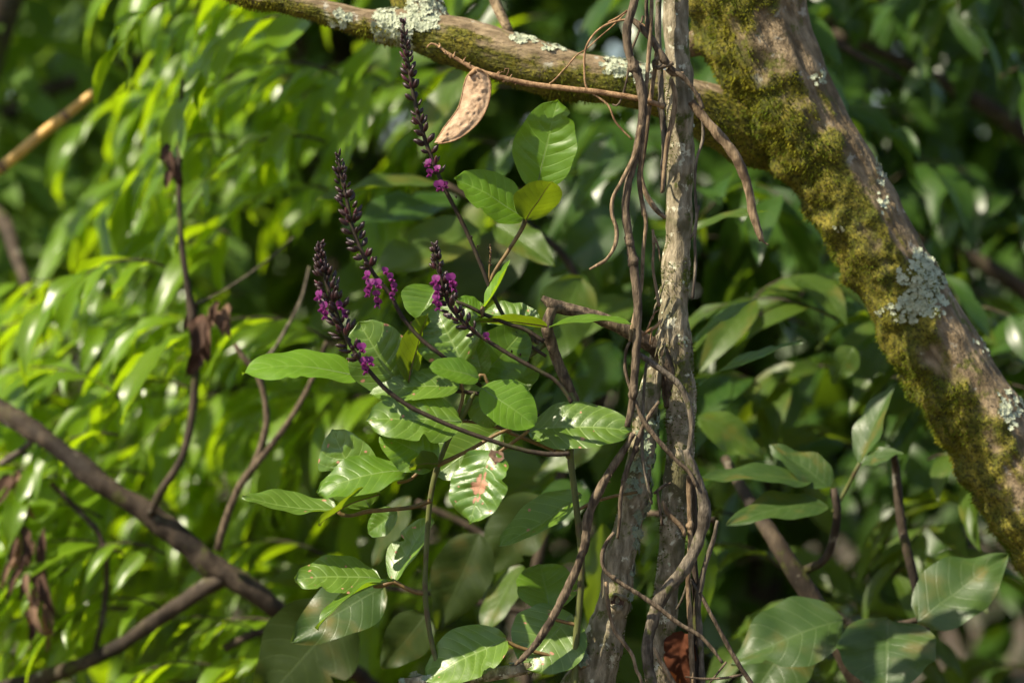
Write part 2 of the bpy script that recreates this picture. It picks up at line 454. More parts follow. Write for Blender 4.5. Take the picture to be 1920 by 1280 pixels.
def tufts(name, pts_n, parent, mat, rnd, lmin, lmax, blades=4, wid=.16, vary=0):
    V, F = [], []; lmax0 = lmax
    for p, n in pts_n:
        if vary: lmax = lmin + (lmax0 - lmin) * min(1, max(.12, .5 + 1.3 * noise.noise(Vector(p) * vary) + .5 * noise.noise(Vector(p) * vary * 4)))
        for _ in range(blades):
            r = np.array([rnd.gauss(0, 1) for _ in range(3)]); d = n + r * .55; d /= np.linalg.norm(d)
            s = np.cross(d, r); s /= np.linalg.norm(s) + 1e-9
            l = rnd.uniform(lmin, lmax); q = p + r * lmin * .35 - n * lmin * .2; ww = l * wid
            b = len(V)
            m1 = q + d * l * .6 + n * l * .05; tp = q + d * l - np.array([0, 0, l * .25])
            V += [q - s * ww, q + s * ww, m1 + s * ww * .8, m1 - s * ww * .8, tp]
            F += [(b, b + 1, b + 2, b + 3), (b + 3, b + 2, b + 4)]
    o = obj(name, mk(name, V, F, smooth=False), parent, mat); o['kind'] = 'stuff'
    return o

def lichens(name, pts_n, parent, mat, rnd, smin, smax):
    """small ruffled lobes lying on the bark"""
    V, F = [], []
    for p, n in pts_n:
        a = np.array([rnd.gauss(0, 1) for _ in range(3)]); x = np.cross(n, a); x /= np.linalg.norm(x) + 1e-9; y = np.cross(n, x)
        r = rnd.uniform(smin, smax); k = rnd.choice((7, 8, 9)); b = len(V); tilt = rnd.uniform(0, .6) ; ta = rnd.uniform(0, 6.28)
        V.append(p + n * r * .15)
        for i in range(k * 2):
            an = math.pi * i / k; rr = r * (1.0 if i % 2 else .62) * rnd.uniform(.8, 1.2)
            h = r * (.18 + .22 * rnd.random() + .6 * tilt * math.cos(an - ta))
            V.append(p + x * math.cos(an) * rr + y * math.sin(an) * rr + n * h)
        for i in range(k * 2): F.append((b, b + 1 + i, b + 1 + (i + 1) % (k * 2)))
    o = obj(name, mk(name, V, F, smooth=False), parent, mat); o['kind'] = 'stuff'
    return o

def to_px(p):
    s = CAM_D / (CAM_D + p[1])
    return 960 + p[0] * s / PX, 640 - (p[2] - CAM_Z) * s / PX

def mossy_limb(name, lst, parent, d, nseg, step, seed, side, bias, lumpk=.10, cut=None):
    """bark tube whose mossed side (away from `side`) is swollen; returns verts, normals, mask"""
    V, F, UV, c = tube_data(pts(lst, d), nseg=nseg, step=step, amp=.05, freq=26, ridge=.05, seed=seed, lump=.12, lumpfreq=9)
    V, nr = surface_normals(V, F); side = np.array(side, float); side /= np.linalg.norm(side)
    mask = np.zeros(len(V)); off = Vector((seed * 3.3, 1.7, seed))
    for i in range(len(V)):
        q = Vector(V[i])
        f = noise.fractal(q * 8 + off, .8, 2.0, 5) * .95 + noise.noise(q * 45 + off) * .25
        m = bias - nr[i].dot(side) * 1.15 + f
        if name == 'limb': m += .9 * min(1, max(0, (to_px(V[i])[0] - 1290) / 90))
        mask[i] = min(1, max(0, m * 2.2 + .5))
    lump = np.array([max(0, noise.noise(Vector(v) * 24 + off) + .35 + .5 * noise.noise(Vector(v) * 70 + off)) for v in V])
    rad = np.mean([a[2] for a in lst]) * PX
    V = V + nr * (mask * lump * rad * lumpk * 2.2)[:, None]
    o = obj(name, mk(name, V, F, uvs=UV, attrs={'moss': mask}), parent, M['bark_limb' if name == 'limb' else 'bark_mossy'])
    return V, nr, mask

def build_mossy_tree():
    rnd = random.Random(5); d = .36
    base = P(2430, 2760, .36); base.z = 0
    t = thing('mossy_tree', base, 'big leaning tree at right, trunk coated in olive moss and pale lichen', 'tree')
    V1, n1, m1 = mossy_limb('trunk', [(2430, 2760, 138), (2400, 2100, 120), (2300, 1560, 104), (2130, 1230, 94), (1990, 1014, 87), (1868, 826, 82), (1764, 660, 78), (1680, 516, 75), (1602, 384, 76), (1525, 258, 86), (1455, 150, 96), (1412, 50, 107), (1402, -70, 108), (1420, -260, 98), (1460, -560, 84), (1500, -1000, 70)],
                            t, d, 110, .006, 1, (.88, -.05, .45), .24, .08)
    V2, n2, m2 = mossy_limb('limb', [(1560, 330, 30, .42), (1480, 272, 60, .41), (1400, 236, 66, .38), (1340, 212, 56, .35), (1280, 188, 47, .325), (1190, 160, 43, .30), (1060, 138, 46, .30), (940, 105, 47, .30), (850, 76, 46, .30), (775, 52, 38, .30), (700, 46, 28, .30), (620, 26, 24, .3), (540, 4, 22, .3), (440, -18, 20, .3), (300, -90, 17, .35), (120, -190, 12, .4)],
                            t, .3, 70, .006, 2, (-.2, -.1, .95), .08, .05)
    V3, n3, m3 = mossy_limb('branch', [(830, 72, 38, .31), (800, 38, 42, .31), (778, -10, 42, .32), (765, -90, 38, .33), (740, -260, 32, .36), (700, -520, 22, .4)],
                            t, .31, 50, .006, 3, (.3, 0, .8), .2, .08)
    tube('branch', [(955, 60, 9, .31), (940, 30, 10, .32), (925, -5, 10, .33), (905, -80, 9, .34)], M['bark_mossy'], t, nseg=10)
    tube('branch', [(1300, 60, 26, .40), (1315, 90, 24, .40), (1330, 20, 24, .42), (1290, -120, 22, .45)], M['bark_mossy'], t, nseg=12)
    # moss
    pn = []
    for V, n, m, k in ((V1, n1, m1, .85), (V2, n2, m2, .55), (V3, n3, m3, .5)):
        for i in range(len(V)):
            x, y = to_px(V[i])
            if not (-60 < x < 1990 and -60 < y < 1340): continue
            if n[i][1] > .35: continue
            if m[i] > .5 and rnd.random() < k * m[i]:
                pn.append((V[i], n[i]))
    tufts('moss', pn, t, M['moss'], rnd, .0024, .0085, 4, .15, vary=9)
    # lichen patches where the photo shows them
    def patch(V, n, cx, cy, rx, ry, prob):
        out = []
        for i in range(len(V)):
            x, y = to_px(V[i])
            q = ((x - cx) / rx) ** 2 + ((y - cy) / ry) ** 2
            if n[i][1] < .25 and q < 1 + .9 * noise.noise(Vector(V[i]) * 30) and rnd.random() < prob * (1.15 - .6 * q):
                out.append((V[i], n[i]))
        return out
    L = patch(V1, n1, 1735, 530, 44, 66, .75) + patch(V1, n1, 1700, 580, 50, 22, .55) + patch(V1, n1, 1535, 145, 14, 16, .6) + patch(V1, n1, 1895, 770, 26, 40, .35) + patch(V1, n1, 1580, 425, 18, 10, .3)
    L += patch(V1, n1, 1650, 345, 14, 60, .18) + patch(V1, n1, 1840, 640, 20, 40, .12)
    L += patch(V2, n2, 740, 55, 38, 44, .75) + patch(V2, n2, 790, 35, 34, 30, .7) + patch(V2, n2, 1165, 125, 42, 24, .7) + patch(V2, n2, 985, 72, 28, 10, .5) + patch(V2, n2, 1040, 88, 30, 8, .3) + patch(V2, n2, 640, 35, 26, 18, .2) + patch(V2, n2, 1205, 140, 22, 20, .5)
    L += patch(V3, n3, 790, 15, 40, 36, .7) + patch(V3, n3, 745, 55, 30, 34, .6)
    lichens('lichen', L, t, M['lichen'], rnd, .0022, .0078)
    return t
MOSSY = build_mossy_tree()

# ================================================================== slender grey tree with two stems
def build_grey_tree():
    rnd = random.Random(9)
    base = P(1180, 2700, .05); base.z = 0
    t = thing('slender_tree', base, 'thin grey-barked upright tree with two joined stems, wrapped in vines', 'tree')
    V, F, UV, c = tube_data(pts([(1225, 2720, 40), (1215, 2000, 36), (1228, 1500, 30), (1236, 1280, 27), (1246, 1150, 25), (1258, 1050, 23), (1264, 960, 25), (1274, 860, 26), (1277, 760, 26), (1274, 690, 27), (1266, 620, 29), (1266, 540, 27), (1272, 450, 26), (1276, 330, 25), (1275, 200, 25), (1270, 90, 24), (1266, -20, 23), (1262, -200, 22), (1270, -600, 19), (1285, -1100, 15)], .06),
                             nseg=40, step=.006, amp=.10, freq=70, ridge=.05, seed=4, lump=.20, lumpfreq=20)
    V, n = surface_normals(V, F); obj('stem', mk('stem', V, F, uvs=UV), t, M['bark_grey'])
    V2, F2, UV2, c2 = tube_data(pts([(1110, 2720, 62, .08), (1100, 2000, 58, .08), (1088, 1500, 54, .07), (1098, 1310, 50, .06), (1122, 1235, 40, .05), (1142, 1170, 34, .045), (1154, 1125, 31, .04), (1160, 1060, 29, .04), (1172, 1000, 27, .04), (1186, 940, 26, .04), (1198, 870, 25, .04), (1207, 800, 23, .04), (1218, 735, 19, .045), (1232, 680, 17, .05), (1246, 620, 15, .055), (1252, 560, 12, .06), (1254, 510, 7, .07)]),
                             nseg=40, step=.006, amp=.10, freq=70, ridge=.12, seed=6, lump=.20, lumpfreq=20)
    V2, n2 = surface_normals(V2, F2); obj('stem', mk('stem', V2, F2, uvs=UV2), t, M['bark_grey'])
    # knot hole on the second stem: a raised rim round a dark hollow
    kp = P(1158, 1128, .005)
    rimV, rimF, rimU, _ = tube_data([(kp.x + .011 * math.cos(a) + .002 * math.sin(a * 2), kp.y + .006 + .004 * math.cos(a * 2), kp.z + .011 * math.sin(a) + .002 * math.cos(a * 3), .0042 + .0018 * math.sin(a * 3)) for a in np.linspace(0, 2 * math.pi, 14)], nseg=8, n=28, amp=.3, freq=120)
    k = obj('knot', mk('knot', rimV, rimF), t, M['bark_grey'])
    hv = []; hf = []
    for i in range(4):
        for j in range(10):
            a = j * 2 * math.pi / 10; r = .0105 * (1 - i / 3.05)
            hv.append((kp.x + r * math.cos(a), kp.y + .004 + i * .002, kp.z + r * 1.2 * math.sin(a)))
    for i in range(3):
        for j in range(10): hf.append((i * 10 + j, i * 10 + (j + 1) % 10, (i + 1) * 10 + (j + 1) % 10, (i + 1) * 10 + j))
    obj('hollow', mk('hollow', hv, hf), k, M['dead_dark'])
    # low side branch with lichen, running out to the left
    V3, F3, UV3, c3 = tube_data(pts([(1100, 1238, 16, .03), (1060, 1240, 13, .02), (1005, 1248, 12, .01), (930, 1262, 12, 0), (850, 1272, 12, -.01), (790, 1277, 10, -.01), (748, 1280, 7, -.01)]), nseg=20, step=.005, amp=.1, freq=80, ridge=.12, seed=8)
    V3, n3 = surface_normals(V3, F3); obj('branch', mk('branch', V3, F3, uvs=UV3), t, M['bark_grey'])
    # moss and lichen
    pn = []
    for i in range(len(V)):
        x, y = to_px(V[i])
        if n[i][1] > .3 or not (-20 < y < 1300): continue
        f = noise.fractal(Vector(V[i]) * 14, 1, 2, 3)
        k = .0
        if 640 < y < 900: k = .62 + (.35 if x > 1268 else -.1)
        elif 180 < y < 420 and x < 1262: k = .30
        elif y > 900: k = .28
        if f + k > .45 and rnd.random() < .5: pn.append((V[i], n[i]))
    for VV, nn in ((V2, n2), (V3, n3)):
        for i in range(len(VV)):
            x, y = to_px(VV[i])
            if nn[i][1] > .3 or y > 1300: continue
            if noise.fractal(Vector(VV[i]) * 16, 1, 2, 3) > (.18 if y > 880 and y < 1040 or y > 1180 else .45) and rnd.random() < .4: pn.append((VV[i], nn[i]))
    tufts('moss', pn, t, M['moss_green'], rnd, .002, .0055, 3, .17)
    L = []
    for i in range(len(V2)):
        x, y = to_px(V2[i])
        if n2[i][1] > .45: continue
        e = noise.noise(Vector(V2[i]) * 40)
        cx = 1222 if y < 860 else 1200
        if 770 < y < 950 and x > cx - 22 and e > -.15 and rnd.random() < .17: L.append((V2[i], n2[i]))
        elif 950 < y < 1050 and x > 1188 and rnd.random() < .12: L.append((V2[i], n2[i]))
        elif 1040 < y < 1180 and x > 1178 and rnd.random() < .05: L.append((V2[i], n2[i]))
    for i in range(len(V3)):
        x, y = to_px(V3[i])
        if n3[i][2] > -.2 and n3[i][1] < .4 and x > 1030 and rnd.random() < .12: L.append((V3[i], n3[i]))
        elif n3[i][2] > .5 and rnd.random() < .05: L.append((V3[i], n3[i]))
    lichens('lichen', L, t, M['lichen_green'], rnd, .005, .011)
    Lw = []
    for i in range(len(V)):
        x, y = to_px(V[i])
        if 560 < y < 660 and n[i][1] < 0 and noise.noise(Vector(V[i]) * 45) > .25 and rnd.random() < .12: Lw.append((V[i], n[i]))
        elif y < 1280 and n[i][1] < 0 and noise.noise(Vector(V[i]) * 30 + Vector((3, 3, 3))) > .42 and rnd.random() < .06: Lw.append((V[i], n[i]))
    if Lw: lichens('lichen', Lw, t, M['lichen'], rnd, .0018, .004)
    # shredded bark by the join of the stems
    for k in range(16):
        y0 = rnd.uniform(520, 690); x0 = 1243 + rnd.uniform(-8, 6)
        tube('bark_strip', [(x0, y0, 1.6), (x0 - rnd.uniform(2, 9), y0 + rnd.uniform(8, 20), 2.2), (x0 - rnd.uniform(0, 14), y0 + rnd.uniform(24, 46), .6)], M['bark_grey'], t, d=.025 + rnd.uniform(-.01, .01), nseg=5, n=6)
    return t
GREY = build_grey_tree()

# ================================================================== hanging vines, each a thing
def vine(label, lst, mat, d=0.0, nseg=8, amp=.14, freq=90, kids=(), knots=0, seed=0, name='vine', group='vines hanging on the slender tree', hairs=0):
    ps = pts(lst, d)
    loc = Vector(ps[0][:3])
    t = thing(name, loc, label, 'vine' if name == 'vine' else name.replace('_', ' '), group)
    V, F, UV, c = tube_data(ps, nseg=nseg, step=.006, amp=amp, freq=freq, seed=seed, lump=.22, lumpfreq=38, ridge=.10)
    obj('stem', mk('stem', V, F, uvs=UV), t, mat)
    rnd = random.Random(seed + 100)
    for k in range(knots):
        i = rnd.randrange(2, len(c) - 2); r = c[i, 3]
        tdir = c[i + 1, :3] - c[i - 1, :3]; tdir /= np.linalg.norm(tdir)
        q = c[i, :3]
        Vk, Fk, Uk, _ = tube_data([(*(q - tdir * r * 2.2), r * .8), (*(q - tdir * r * .5), r * 1.22), (*(q + tdir * r * .8), r * 1.28), (*(q + tdir * r * 2.0), r * .8)], nseg=9, n=10, amp=.5, freq=160, seed=k + seed)
        obj('node', mk('node', Vk, Fk), t, mat)
    for kd in kids:
        V, F, UV, _ = tube_data(pts(kd, d), nseg=6, step=.006, amp=.1, freq=90, seed=seed + 1)
        obj('tendril', mk('tendril', V, F, uvs=UV), t, mat)
    if hairs:
        hp = []
        for i in range(len(c)):
            for _ in range(hairs):
                a = rnd.uniform(0, 6.28); tt, nn, bb = None, None, None
                n = np.array([math.cos(a), math.sin(a) * .8, math.sin(a) * .5]); n /= np.linalg.norm(n)
                hp.append((c[i, :3] + n * c[i, 3] * .9, n))
        tufts('hair', hp, t, M['vine_pale'], rnd, .004, .009, 1, .05)
    return t

def build_vines():
    vine('thickest dark brown vine looping down beside the slender stem', [(1205, -60, 9), (1188, 10, 9), (1176, 55, 8.5), (1180, 100, 8.5), (1198, 150, 9), (1205, 195, 9), (1202, 245, 8), (1190, 300, 8), (1178, 345, 7.5), (1173, 395, 7.5), (1180, 450, 7.5), (1190, 510, 8), (1196, 570, 8), (1194, 640, 8), (1190, 700, 7.5), (1184, 760, 7), (1176, 800, 6)], M['vine'], -.03, knots=4, seed=1)
    vine('curly pale tendril dangling free, its tip hooked left below the dry pod vine', [(1202, 235, 4), (1192, 285, 4), (1168, 335, 4), (1150, 368, 4), (1147, 400, 4), (1156, 430, 3.8), (1153, 460, 3.6), (1138, 485, 3.2), (1120, 497, 3), (1105, 505, 2)], M['vine_pale'], -.04, seed=2)
    vine('straight pale tan vine strand hanging down past the broken branch', [(1222, -40, 4), (1221, 40, 4), (1216, 110, 4), (1212, 160, 4), (1208, 230, 4), (1200, 310, 4), (1199, 345, 4.4), (1206, 390, 4.2), (1211, 420, 4), (1206, 470, 3.6), (1202, 540, 3.6), (1188, 600, 3.8), (1181, 640, 3.4)], M['vine_pale'], -.02, knots=3, seed=3)
    vine('pale vine crossing from the top tangle and bending right to meet the grey stem', [(1232, 95, 4), (1228, 130, 4.2), (1218, 200, 4.2), (1208, 280, 4.4), (1202, 330, 4.6), (1212, 365, 5), (1232, 395, 5), (1248, 408, 4)], M['vine_pale'], 0.0, knots=1, seed=4)
    vine('short forked brown twig tied across the grey stem near the top', [(1176, 30, 4), (1195, 45, 6), (1222, 75, 7), (1240, 105, 8), (1252, 120, 6)], M['vine'], -.01, kids=[[(1215, 65, 5), (1212, 20, 4), (1214, -30, 4)], [(1240, 105, 6), (1225, 118, 5), (1232, 128, 5), (1262, 118, 5)]], seed=5)
    vine('dark vine running straight along the left edge of the grey stem, upper part', [(1236, -40, 6), (1234, 60, 6), (1238, 120, 6), (1240, 200, 6), (1246, 260, 6), (1244, 320, 5), (1242, 360, 4)], M['vine_grey'], .02, knots=2, seed=6)
    vine('pale vine spiralling round the front of the grey stem above mid height', [(1250, 130, 4), (1262, 140, 4.5), (1282, 138, 4)], M['vine_pale'], -.0, seed=7)
    vine('thin pale root clinging to the grey stem front, tapering downward', [(1258, 148, 4), (1266, 180, 5), (1262, 220, 5), (1252, 262, 5), (1246, 310, 4), (1241, 362, 3)], M['vine_pale'], .012, seed=8)
    vine('dark thin vine curving over the grey stem from left to right near the fork', [(1238, 110, 4), (1262, 130, 5), (1288, 152, 5), (1308, 180, 4.5), (1318, 205, 4)], M['vine'], -.005, seed=9)
    vine('stout broken vine end arching right and hanging before the mossy trunk', [(1296, 190, 8), (1312, 212, 9), (1340, 245, 10), (1370, 280, 10.5), (1388, 310, 10), (1402, 350, 9), (1412, 400, 8), (1424, 440, 7), (1428, 452, 5)], M['vine_pale'], .02, nseg=12, kids=[[(1424, 446, 3), (1434, 455, 2), (1442, 460, 1.2)], [(1386, 305, 4), (1390, 325, 5), (1396, 338, 2)], [(1375, 285, 3), (1374, 272, 2)]], seed=10, amp=.2)
    vine('thin arched tendril looping above the mossy limb at left of the vines', [(1222, 60, 2.2), (1190, 38, 2.4), (1150, 42, 2.4), (1118, 60, 2.4), (1098, 92, 2.4), (1096, 130, 2.2), (1100, 165, 2.2), (1125, 185, 2.2), (1142, 200, 2.2), (1155, 230, 2), (1185, 262, 2)], M['twig_tan'], -.01, nseg=6, kids=[[(1176, 20, 2), (1160, 32, 2), (1140, 42, 1.6)]], seed=11, group='thin tendrils by the limb')
    vine('fine brown tendril hanging before the mossy limb, tip curled like a hook', [(1206, 30, 2.6), (1196, 65, 2.6), (1184, 95, 2.6), (1180, 120, 2.6), (1174, 155, 2.4), (1166, 182, 2.4), (1158, 198, 2), (1148, 196, 1.6)], M['vine'], -.01, nseg=6, seed=12, group='thin tendrils by the limb')
    vine('wispy thread stretched from the limb up to the vine tangle', [(1060, 130, 1.4), (1080, 105, 1.5), (1100, 92, 1.4), (1122, 72, 1.4), (1150, 48, 1.4), (1178, 20, 1.4)], M['twig_tan'], .0, nseg=5, seed=13, group='thin tendrils by the limb')
    vine('hairy brown vine slanting down left to a frayed tip over the round leaf', [(1188, 812, 6), (1165, 850, 7), (1140, 890, 8), (1118, 930, 9), (1103, 970, 9), (1096, 1020, 8.5), (1083, 1060, 8), (1060, 1110, 8), (1035, 1160, 7.5), (1005, 1205, 7), (982, 1232, 6), (966, 1246, 3)], M['vine'], -.03, nseg=12, hairs=2, amp=.2, seed=14)
    vine('big grey-brown vine curving round the grey stem like an S in the lower half', [(1286, 842, 6.6), (1300, 880, 9.0), (1316, 920, 10.7), (1321, 960, 11.5), (1314, 1000, 11.5), (1298, 1040, 11.5), (1276, 1075, 11.5), (1252, 1105, 12.3), (1234, 1135, 12.3), (1222, 1170, 11.5), (1214, 1210, 10.7), (1216, 1250, 9.8), (1224, 1300, 9.0), (1226, 1500, 9.0)], M['vine_grey'], -.02, nseg=18, amp=.16, seed=15)
    vine('mossy vine hugging the right edge of the grey stem at mid height', [(1195, 662, 5), (1222, 680, 6), (1250, 700, 6), (1276, 725, 6), (1292, 760, 5.5), (1297, 800, 5), (1290, 850, 4)], M['vine_grey'], -.015, seed=16)
    vine('reddish vine crossing diagonally over the lichen covered stem', [(1190, 748, 3), (1202, 780, 4.5), (1222, 810, 5), (1245, 838, 5), (1268, 862, 4.5), (1292, 885, 4), (1306, 912, 3.5)], M['vine'], -.03, seed=17)
    vine('slim vine slanting from the lichen patch down left beside the second stem', [(1236, 752, 3), (1222, 772, 4), (1203, 805, 4.5), (1188, 850, 4.5), (1172, 890, 4.5), (1164, 930, 4), (1162, 970, 3.4), (1158, 1010, 2.6)], M['vine'], -.025, knots=2, seed=18)
    vine('pale thin vine bowing left of the second stem then crossing both stems', [(1152, 998, 3.4), (1138, 1015, 3.8), (1129, 1040, 4), (1134, 1068, 4), (1160, 1090, 4), (1200, 1115, 4), (1240, 1143, 4), (1275, 1170, 4), (1310, 1190, 4), (1335, 1215, 3.6), (1355, 1242, 3)], M['vine'], -.05, knots=2, seed=19)
    vine('thin tan vine hanging from the knot of the second stem', [(1136, 1090, 3), (1141, 1140, 3.6), (1152, 1180, 3.8), (1170, 1205, 3.8), (1186, 1228, 3.6), (1193, 1255, 3.4), (1204, 1285, 3.2), (1212, 1400, 3)], M['vine_pale'], -.05, knots=1, seed=20)
    vine('dark bundled vine strand hanging at the right of the grey stem, leftmost of the bundle', [(1292, 890, 5), (1293, 950, 5), (1294, 1020, 5), (1290, 1090, 5), (1293, 1150, 5), (1296, 1220, 5), (1300, 1300, 5), (1302, 1500, 5)], M['vine_pale'], .01, knots=1, seed=21, group='bundle of vines right of the grey stem')
    vine('dark bundled vine strand hanging at the right of the grey stem, middle of the bundle', [(1300, 900, 5), (1302, 960, 6), (1301, 1030, 6), (1304, 1100, 7), (1306, 1170, 7), (1305, 1240, 7), (1308, 1300, 7), (1312, 1500, 7)], M['bark_dark'], .03, seed=22, group='bundle of vines right of the grey stem')
    vine('grey strand forking up right from the vine bundle', [(1345, 975, 3), (1338, 1010, 4.5), (1325, 1050, 5), (1315, 1090, 6), (1309, 1130, 6), (1312, 1190, 6), (1316, 1260, 6), (1318, 1400, 6)], M['vine_grey'], .02, kids=[[(1310, 1110, 4), (1290, 1080, 4), (1278, 1055, 3)], [(1290, 1090, 3), (1280, 1120, 3), (1268, 1142, 2)]], seed=23, group='bundle of vines right of the grey stem')
    vine('straight dark twig slanting to the bottom edge right of the vines', [(1312, 1110, 3.5), (1335, 1155, 4), (1362, 1205, 4.2), (1385, 1245, 4.5), (1405, 1275, 4.5), (1440, 1330, 4.5)], M['vine'], -.01, kids=[[(1392, 1264, 3), (1360, 1270, 2.8), (1320, 1272, 2.6), (1285, 1268, 2)], [(1362, 1240, 2.4), (1345, 1262, 2.2), (1330, 1280, 2)]], knots=1, seed=24)
    vine('slim dark vine hugging the right edge of the grey stem, upper part', [(1310, 175, 3), (1316, 215, 3), (1318, 260, 3), (1306, 300, 3), (1303, 350, 2.6), (1306, 400, 3), (1303, 450, 3), (1304, 500, 3), (1298, 560, 3)], M['vine_grey'], .02, seed=25, kids=[[(1310, 385, 3), (1302, 430, 3), (1294, 450, 2)]])
    vine('thin tan thread hanging between the brown vine and grey stem', [(1224, 430, 2.5), (1226, 460, 2.6), (1224, 500, 2.6), (1230, 540, 2.8), (1236, 575, 3)], M['vine_pale'], -.01, knots=1, seed=26, kids=[[(1226, 440, 2), (1234, 462, 1.8), (1238, 490, 1.4)]])
    vine('reddish looped rootlet left of the stems below the broken branch', [(1182, 640, 2.6), (1174, 655, 3), (1172, 690, 3.2), (1178, 715, 3.2), (1184, 735, 3)], M['vine'], -.02, seed=27)
    vine('short tan rootlets sprouting where the broken branch meets the stem', [(1198, 632, 2), (1212, 622, 3), (1228, 614, 3), (1240, 600, 2)], M['twig_tan'], -.01, seed=28, kids=[[(1212, 622, 2), (1225, 590, 2), (1236, 580, 1)], [(1222, 618, 2), (1220, 650, 2), (1232, 620, 1)]])
    vine('slender pale strand running down inside the gap between the two stems', [(1212, 680, 2.6), (1208, 720, 3), (1206, 760, 3), (1204, 820, 3), (1206, 870, 3), (1216, 915, 3), (1222, 945, 2.6)], M['vine_grey'], -.02, seed=29)
    vine('dark twig sloping behind the second stem to the right', [(1226, 925, 3), (1242, 912, 3), (1258, 905, 2)], M['vine'], 0, seed=30, kids=[[(1232, 918, 3), (1238, 960, 3.4), (1242, 985, 3)]])
    vine('vine tight round the grey stem below the fork, slanting like a belt', [(1243, 938, 3), (1250, 958, 4.5), (1265, 975, 5), (1280, 990, 4.5), (1284, 1004, 3)], M['vine_pale'], -.0, seed=31)
    vine('vine tight round the foot of the grey stem near the bottom edge', [(1226, 1212, 3), (1238, 1236, 4.5), (1252, 1262, 5), (1266, 1285, 5)], M['vine_pale'], -.03, seed=32)
build_vines()

# ================================================================== broken branch
def build_broken_branch():
    t = thing('broken_branch', P(1240, 660, .05), 'snapped brown branch with a knobbly hooked end, leaning left from the grey stem', 'branch')
    tube('branch', [(1262, 760, 17, .06), (1250, 690, 17, .05), (1232, 655, 15, .04), (1200, 634, 14, .03), (1160, 612, 13, .02), (1120, 594, 12, .02), (1085, 584, 11, .01), (1055, 577, 12, .01), (1038, 572, 12, 0), (1026, 564, 8, 0), (1016, 558, 5, 0)], M['vine'], t, nseg=18, step=.004, amp=.12, freq=90, ridge=.18, seed=3)
    tube('stub', [(1040, 572, 11, 0), (1032, 588, 10, 0), (1026, 606, 10, 0), (1026, 620, 11, 0), (1034, 645, 11, .01), (1046, 680, 10, .02), (1062, 715, 10, .02), (1076, 748, 9, .03), (1090, 790, 8, .05)], M['vine'], t, nseg=14, step=.004, amp=.14, freq=110, ridge=.12, seed=5)
    tube('twig', [(1026, 640, 7, .02), (1000, 660, 6, .01), (970, 682, 6, 0), (948, 700, 6, 0), (938, 708, 7, 0), (933, 712, 3, 0)], M['stem_green'], t, nseg=10, amp=.12, freq=120)
    tube('twig', [(1022, 648, 5, .03), (1000, 636, 5, .03), (975, 622, 4, .04)], M['vine'], t, nseg=8, amp=.12, freq=120)
    return t
build_broken_branch()

# ================================================================== flowering climber
def bud_mesh(name, mat, bend=.35, fat=.30):
    V, F, ns, nr = [], [], 7, 8
    for i in range(nr):
        t = i / (nr - 1); r = fat * (math.sin(math.pi * min(1, t * .92 + .06)) ** .8) * (.75 + .45 * t) * .5
        for j in range(ns):
            a = 2 * math.pi * j / ns
            V.append((r * math.cos(a), t + r * .25 * math.sin(a), r * math.sin(a) + bend * t * t * .5))
    for i in range(nr - 1):
        for j in range(ns): F.append((i * ns + j, i * ns + (j + 1) % ns, (i + 1) * ns + (j + 1) % ns, (i + 1) * ns + j))
    F.append(tuple(range(ns))[::-1]); F.append(tuple(range((nr - 1) * ns, nr * ns)))
    me = mk(name, V, F); me.materials.append(mat); return me

def flower_mesh(name, seed):
    """pea flower: +Y outward, +Z up; two-lobed banner, two wings, keel, dark calyx"""
    rg = random.Random(seed); V, F, MI = [], [], []
    def sheet(fn, nu, nv, mi):
        b = len(V)
        for i in range(nv + 1):
            for j in range(nu + 1): V.append(fn(-1 + 2 * j / nu, i / nv))
        for i in range(nv):
            for j in range(nu):
                F.append((b + i * (nu + 1) + j, b + i * (nu + 1) + j + 1, b + (i + 1) * (nu + 1) + j + 1, b + (i + 1) * (nu + 1) + j)); MI.append(mi)
    def banner(u, v):
        w = .52 * math.sin(math.pi * min(1, v * .75 + .12)) ** .7
        n = .14 * (1 - abs(u)) * v
        return (u * w, .35 + .25 * v - .22 * v * v + .10 * abs(u), .08 + .72 * v - n + .06 * math.cos(u * 3))
    def wing(s):
        def f(u, v):
            w = .17 * math.sin(math.pi * min(1, v * .8 + .15)) ** .6
            return (s * (.10 + .16 * v + .12 * (1 - u * u)), .35 + .62 * v, -.12 - .18 * v + u * w * 1.5)
        return f
    sheet(banner, 6, 5, 0)
    for s in (-1, 1): sheet(wing(s), 3, 4, 0)
    b = len(V); ns = 6
    for i in range(6):
        t = i / 5; r = .17 * math.sin(math.pi * min(1, t * .85 + .1)) ** .7
        for j in range(ns):
            a = 2 * math.pi * j / ns; V.append((r * math.cos(a), .3 + t * .55, -.2 + .12 * t * t + r * math.sin(a)))
    for i in range(5):
        for j in range(ns): F.append((b + i * ns + j, b + i * ns + (j + 1) % ns, b + (i + 1) * ns + (j + 1) % ns, b + (i + 1) * ns + j)); MI.append(0)
    b = len(V)
    for i in range(5):
        t = i / 4; r = .06 + .17 * math.sin(math.pi * .5 * t) ** .8
        for j in range(ns):
            a = 2 * math.pi * j / ns; V.append((r * math.cos(a), t * .42, r * math.sin(a)))
    for i in range(4):
        for j in range(ns): F.append((b + i * ns + j, b + i * ns + (j + 1) % ns, b + (i + 1) * ns + (j + 1) % ns, b + (i + 1) * ns + j)); MI.append(1)
    me = mk(name, V, F); me.materials.append(M['petal']); me.materials.append(M['bud'])
    me.polygons.foreach_set('material_index', MI)
    return me

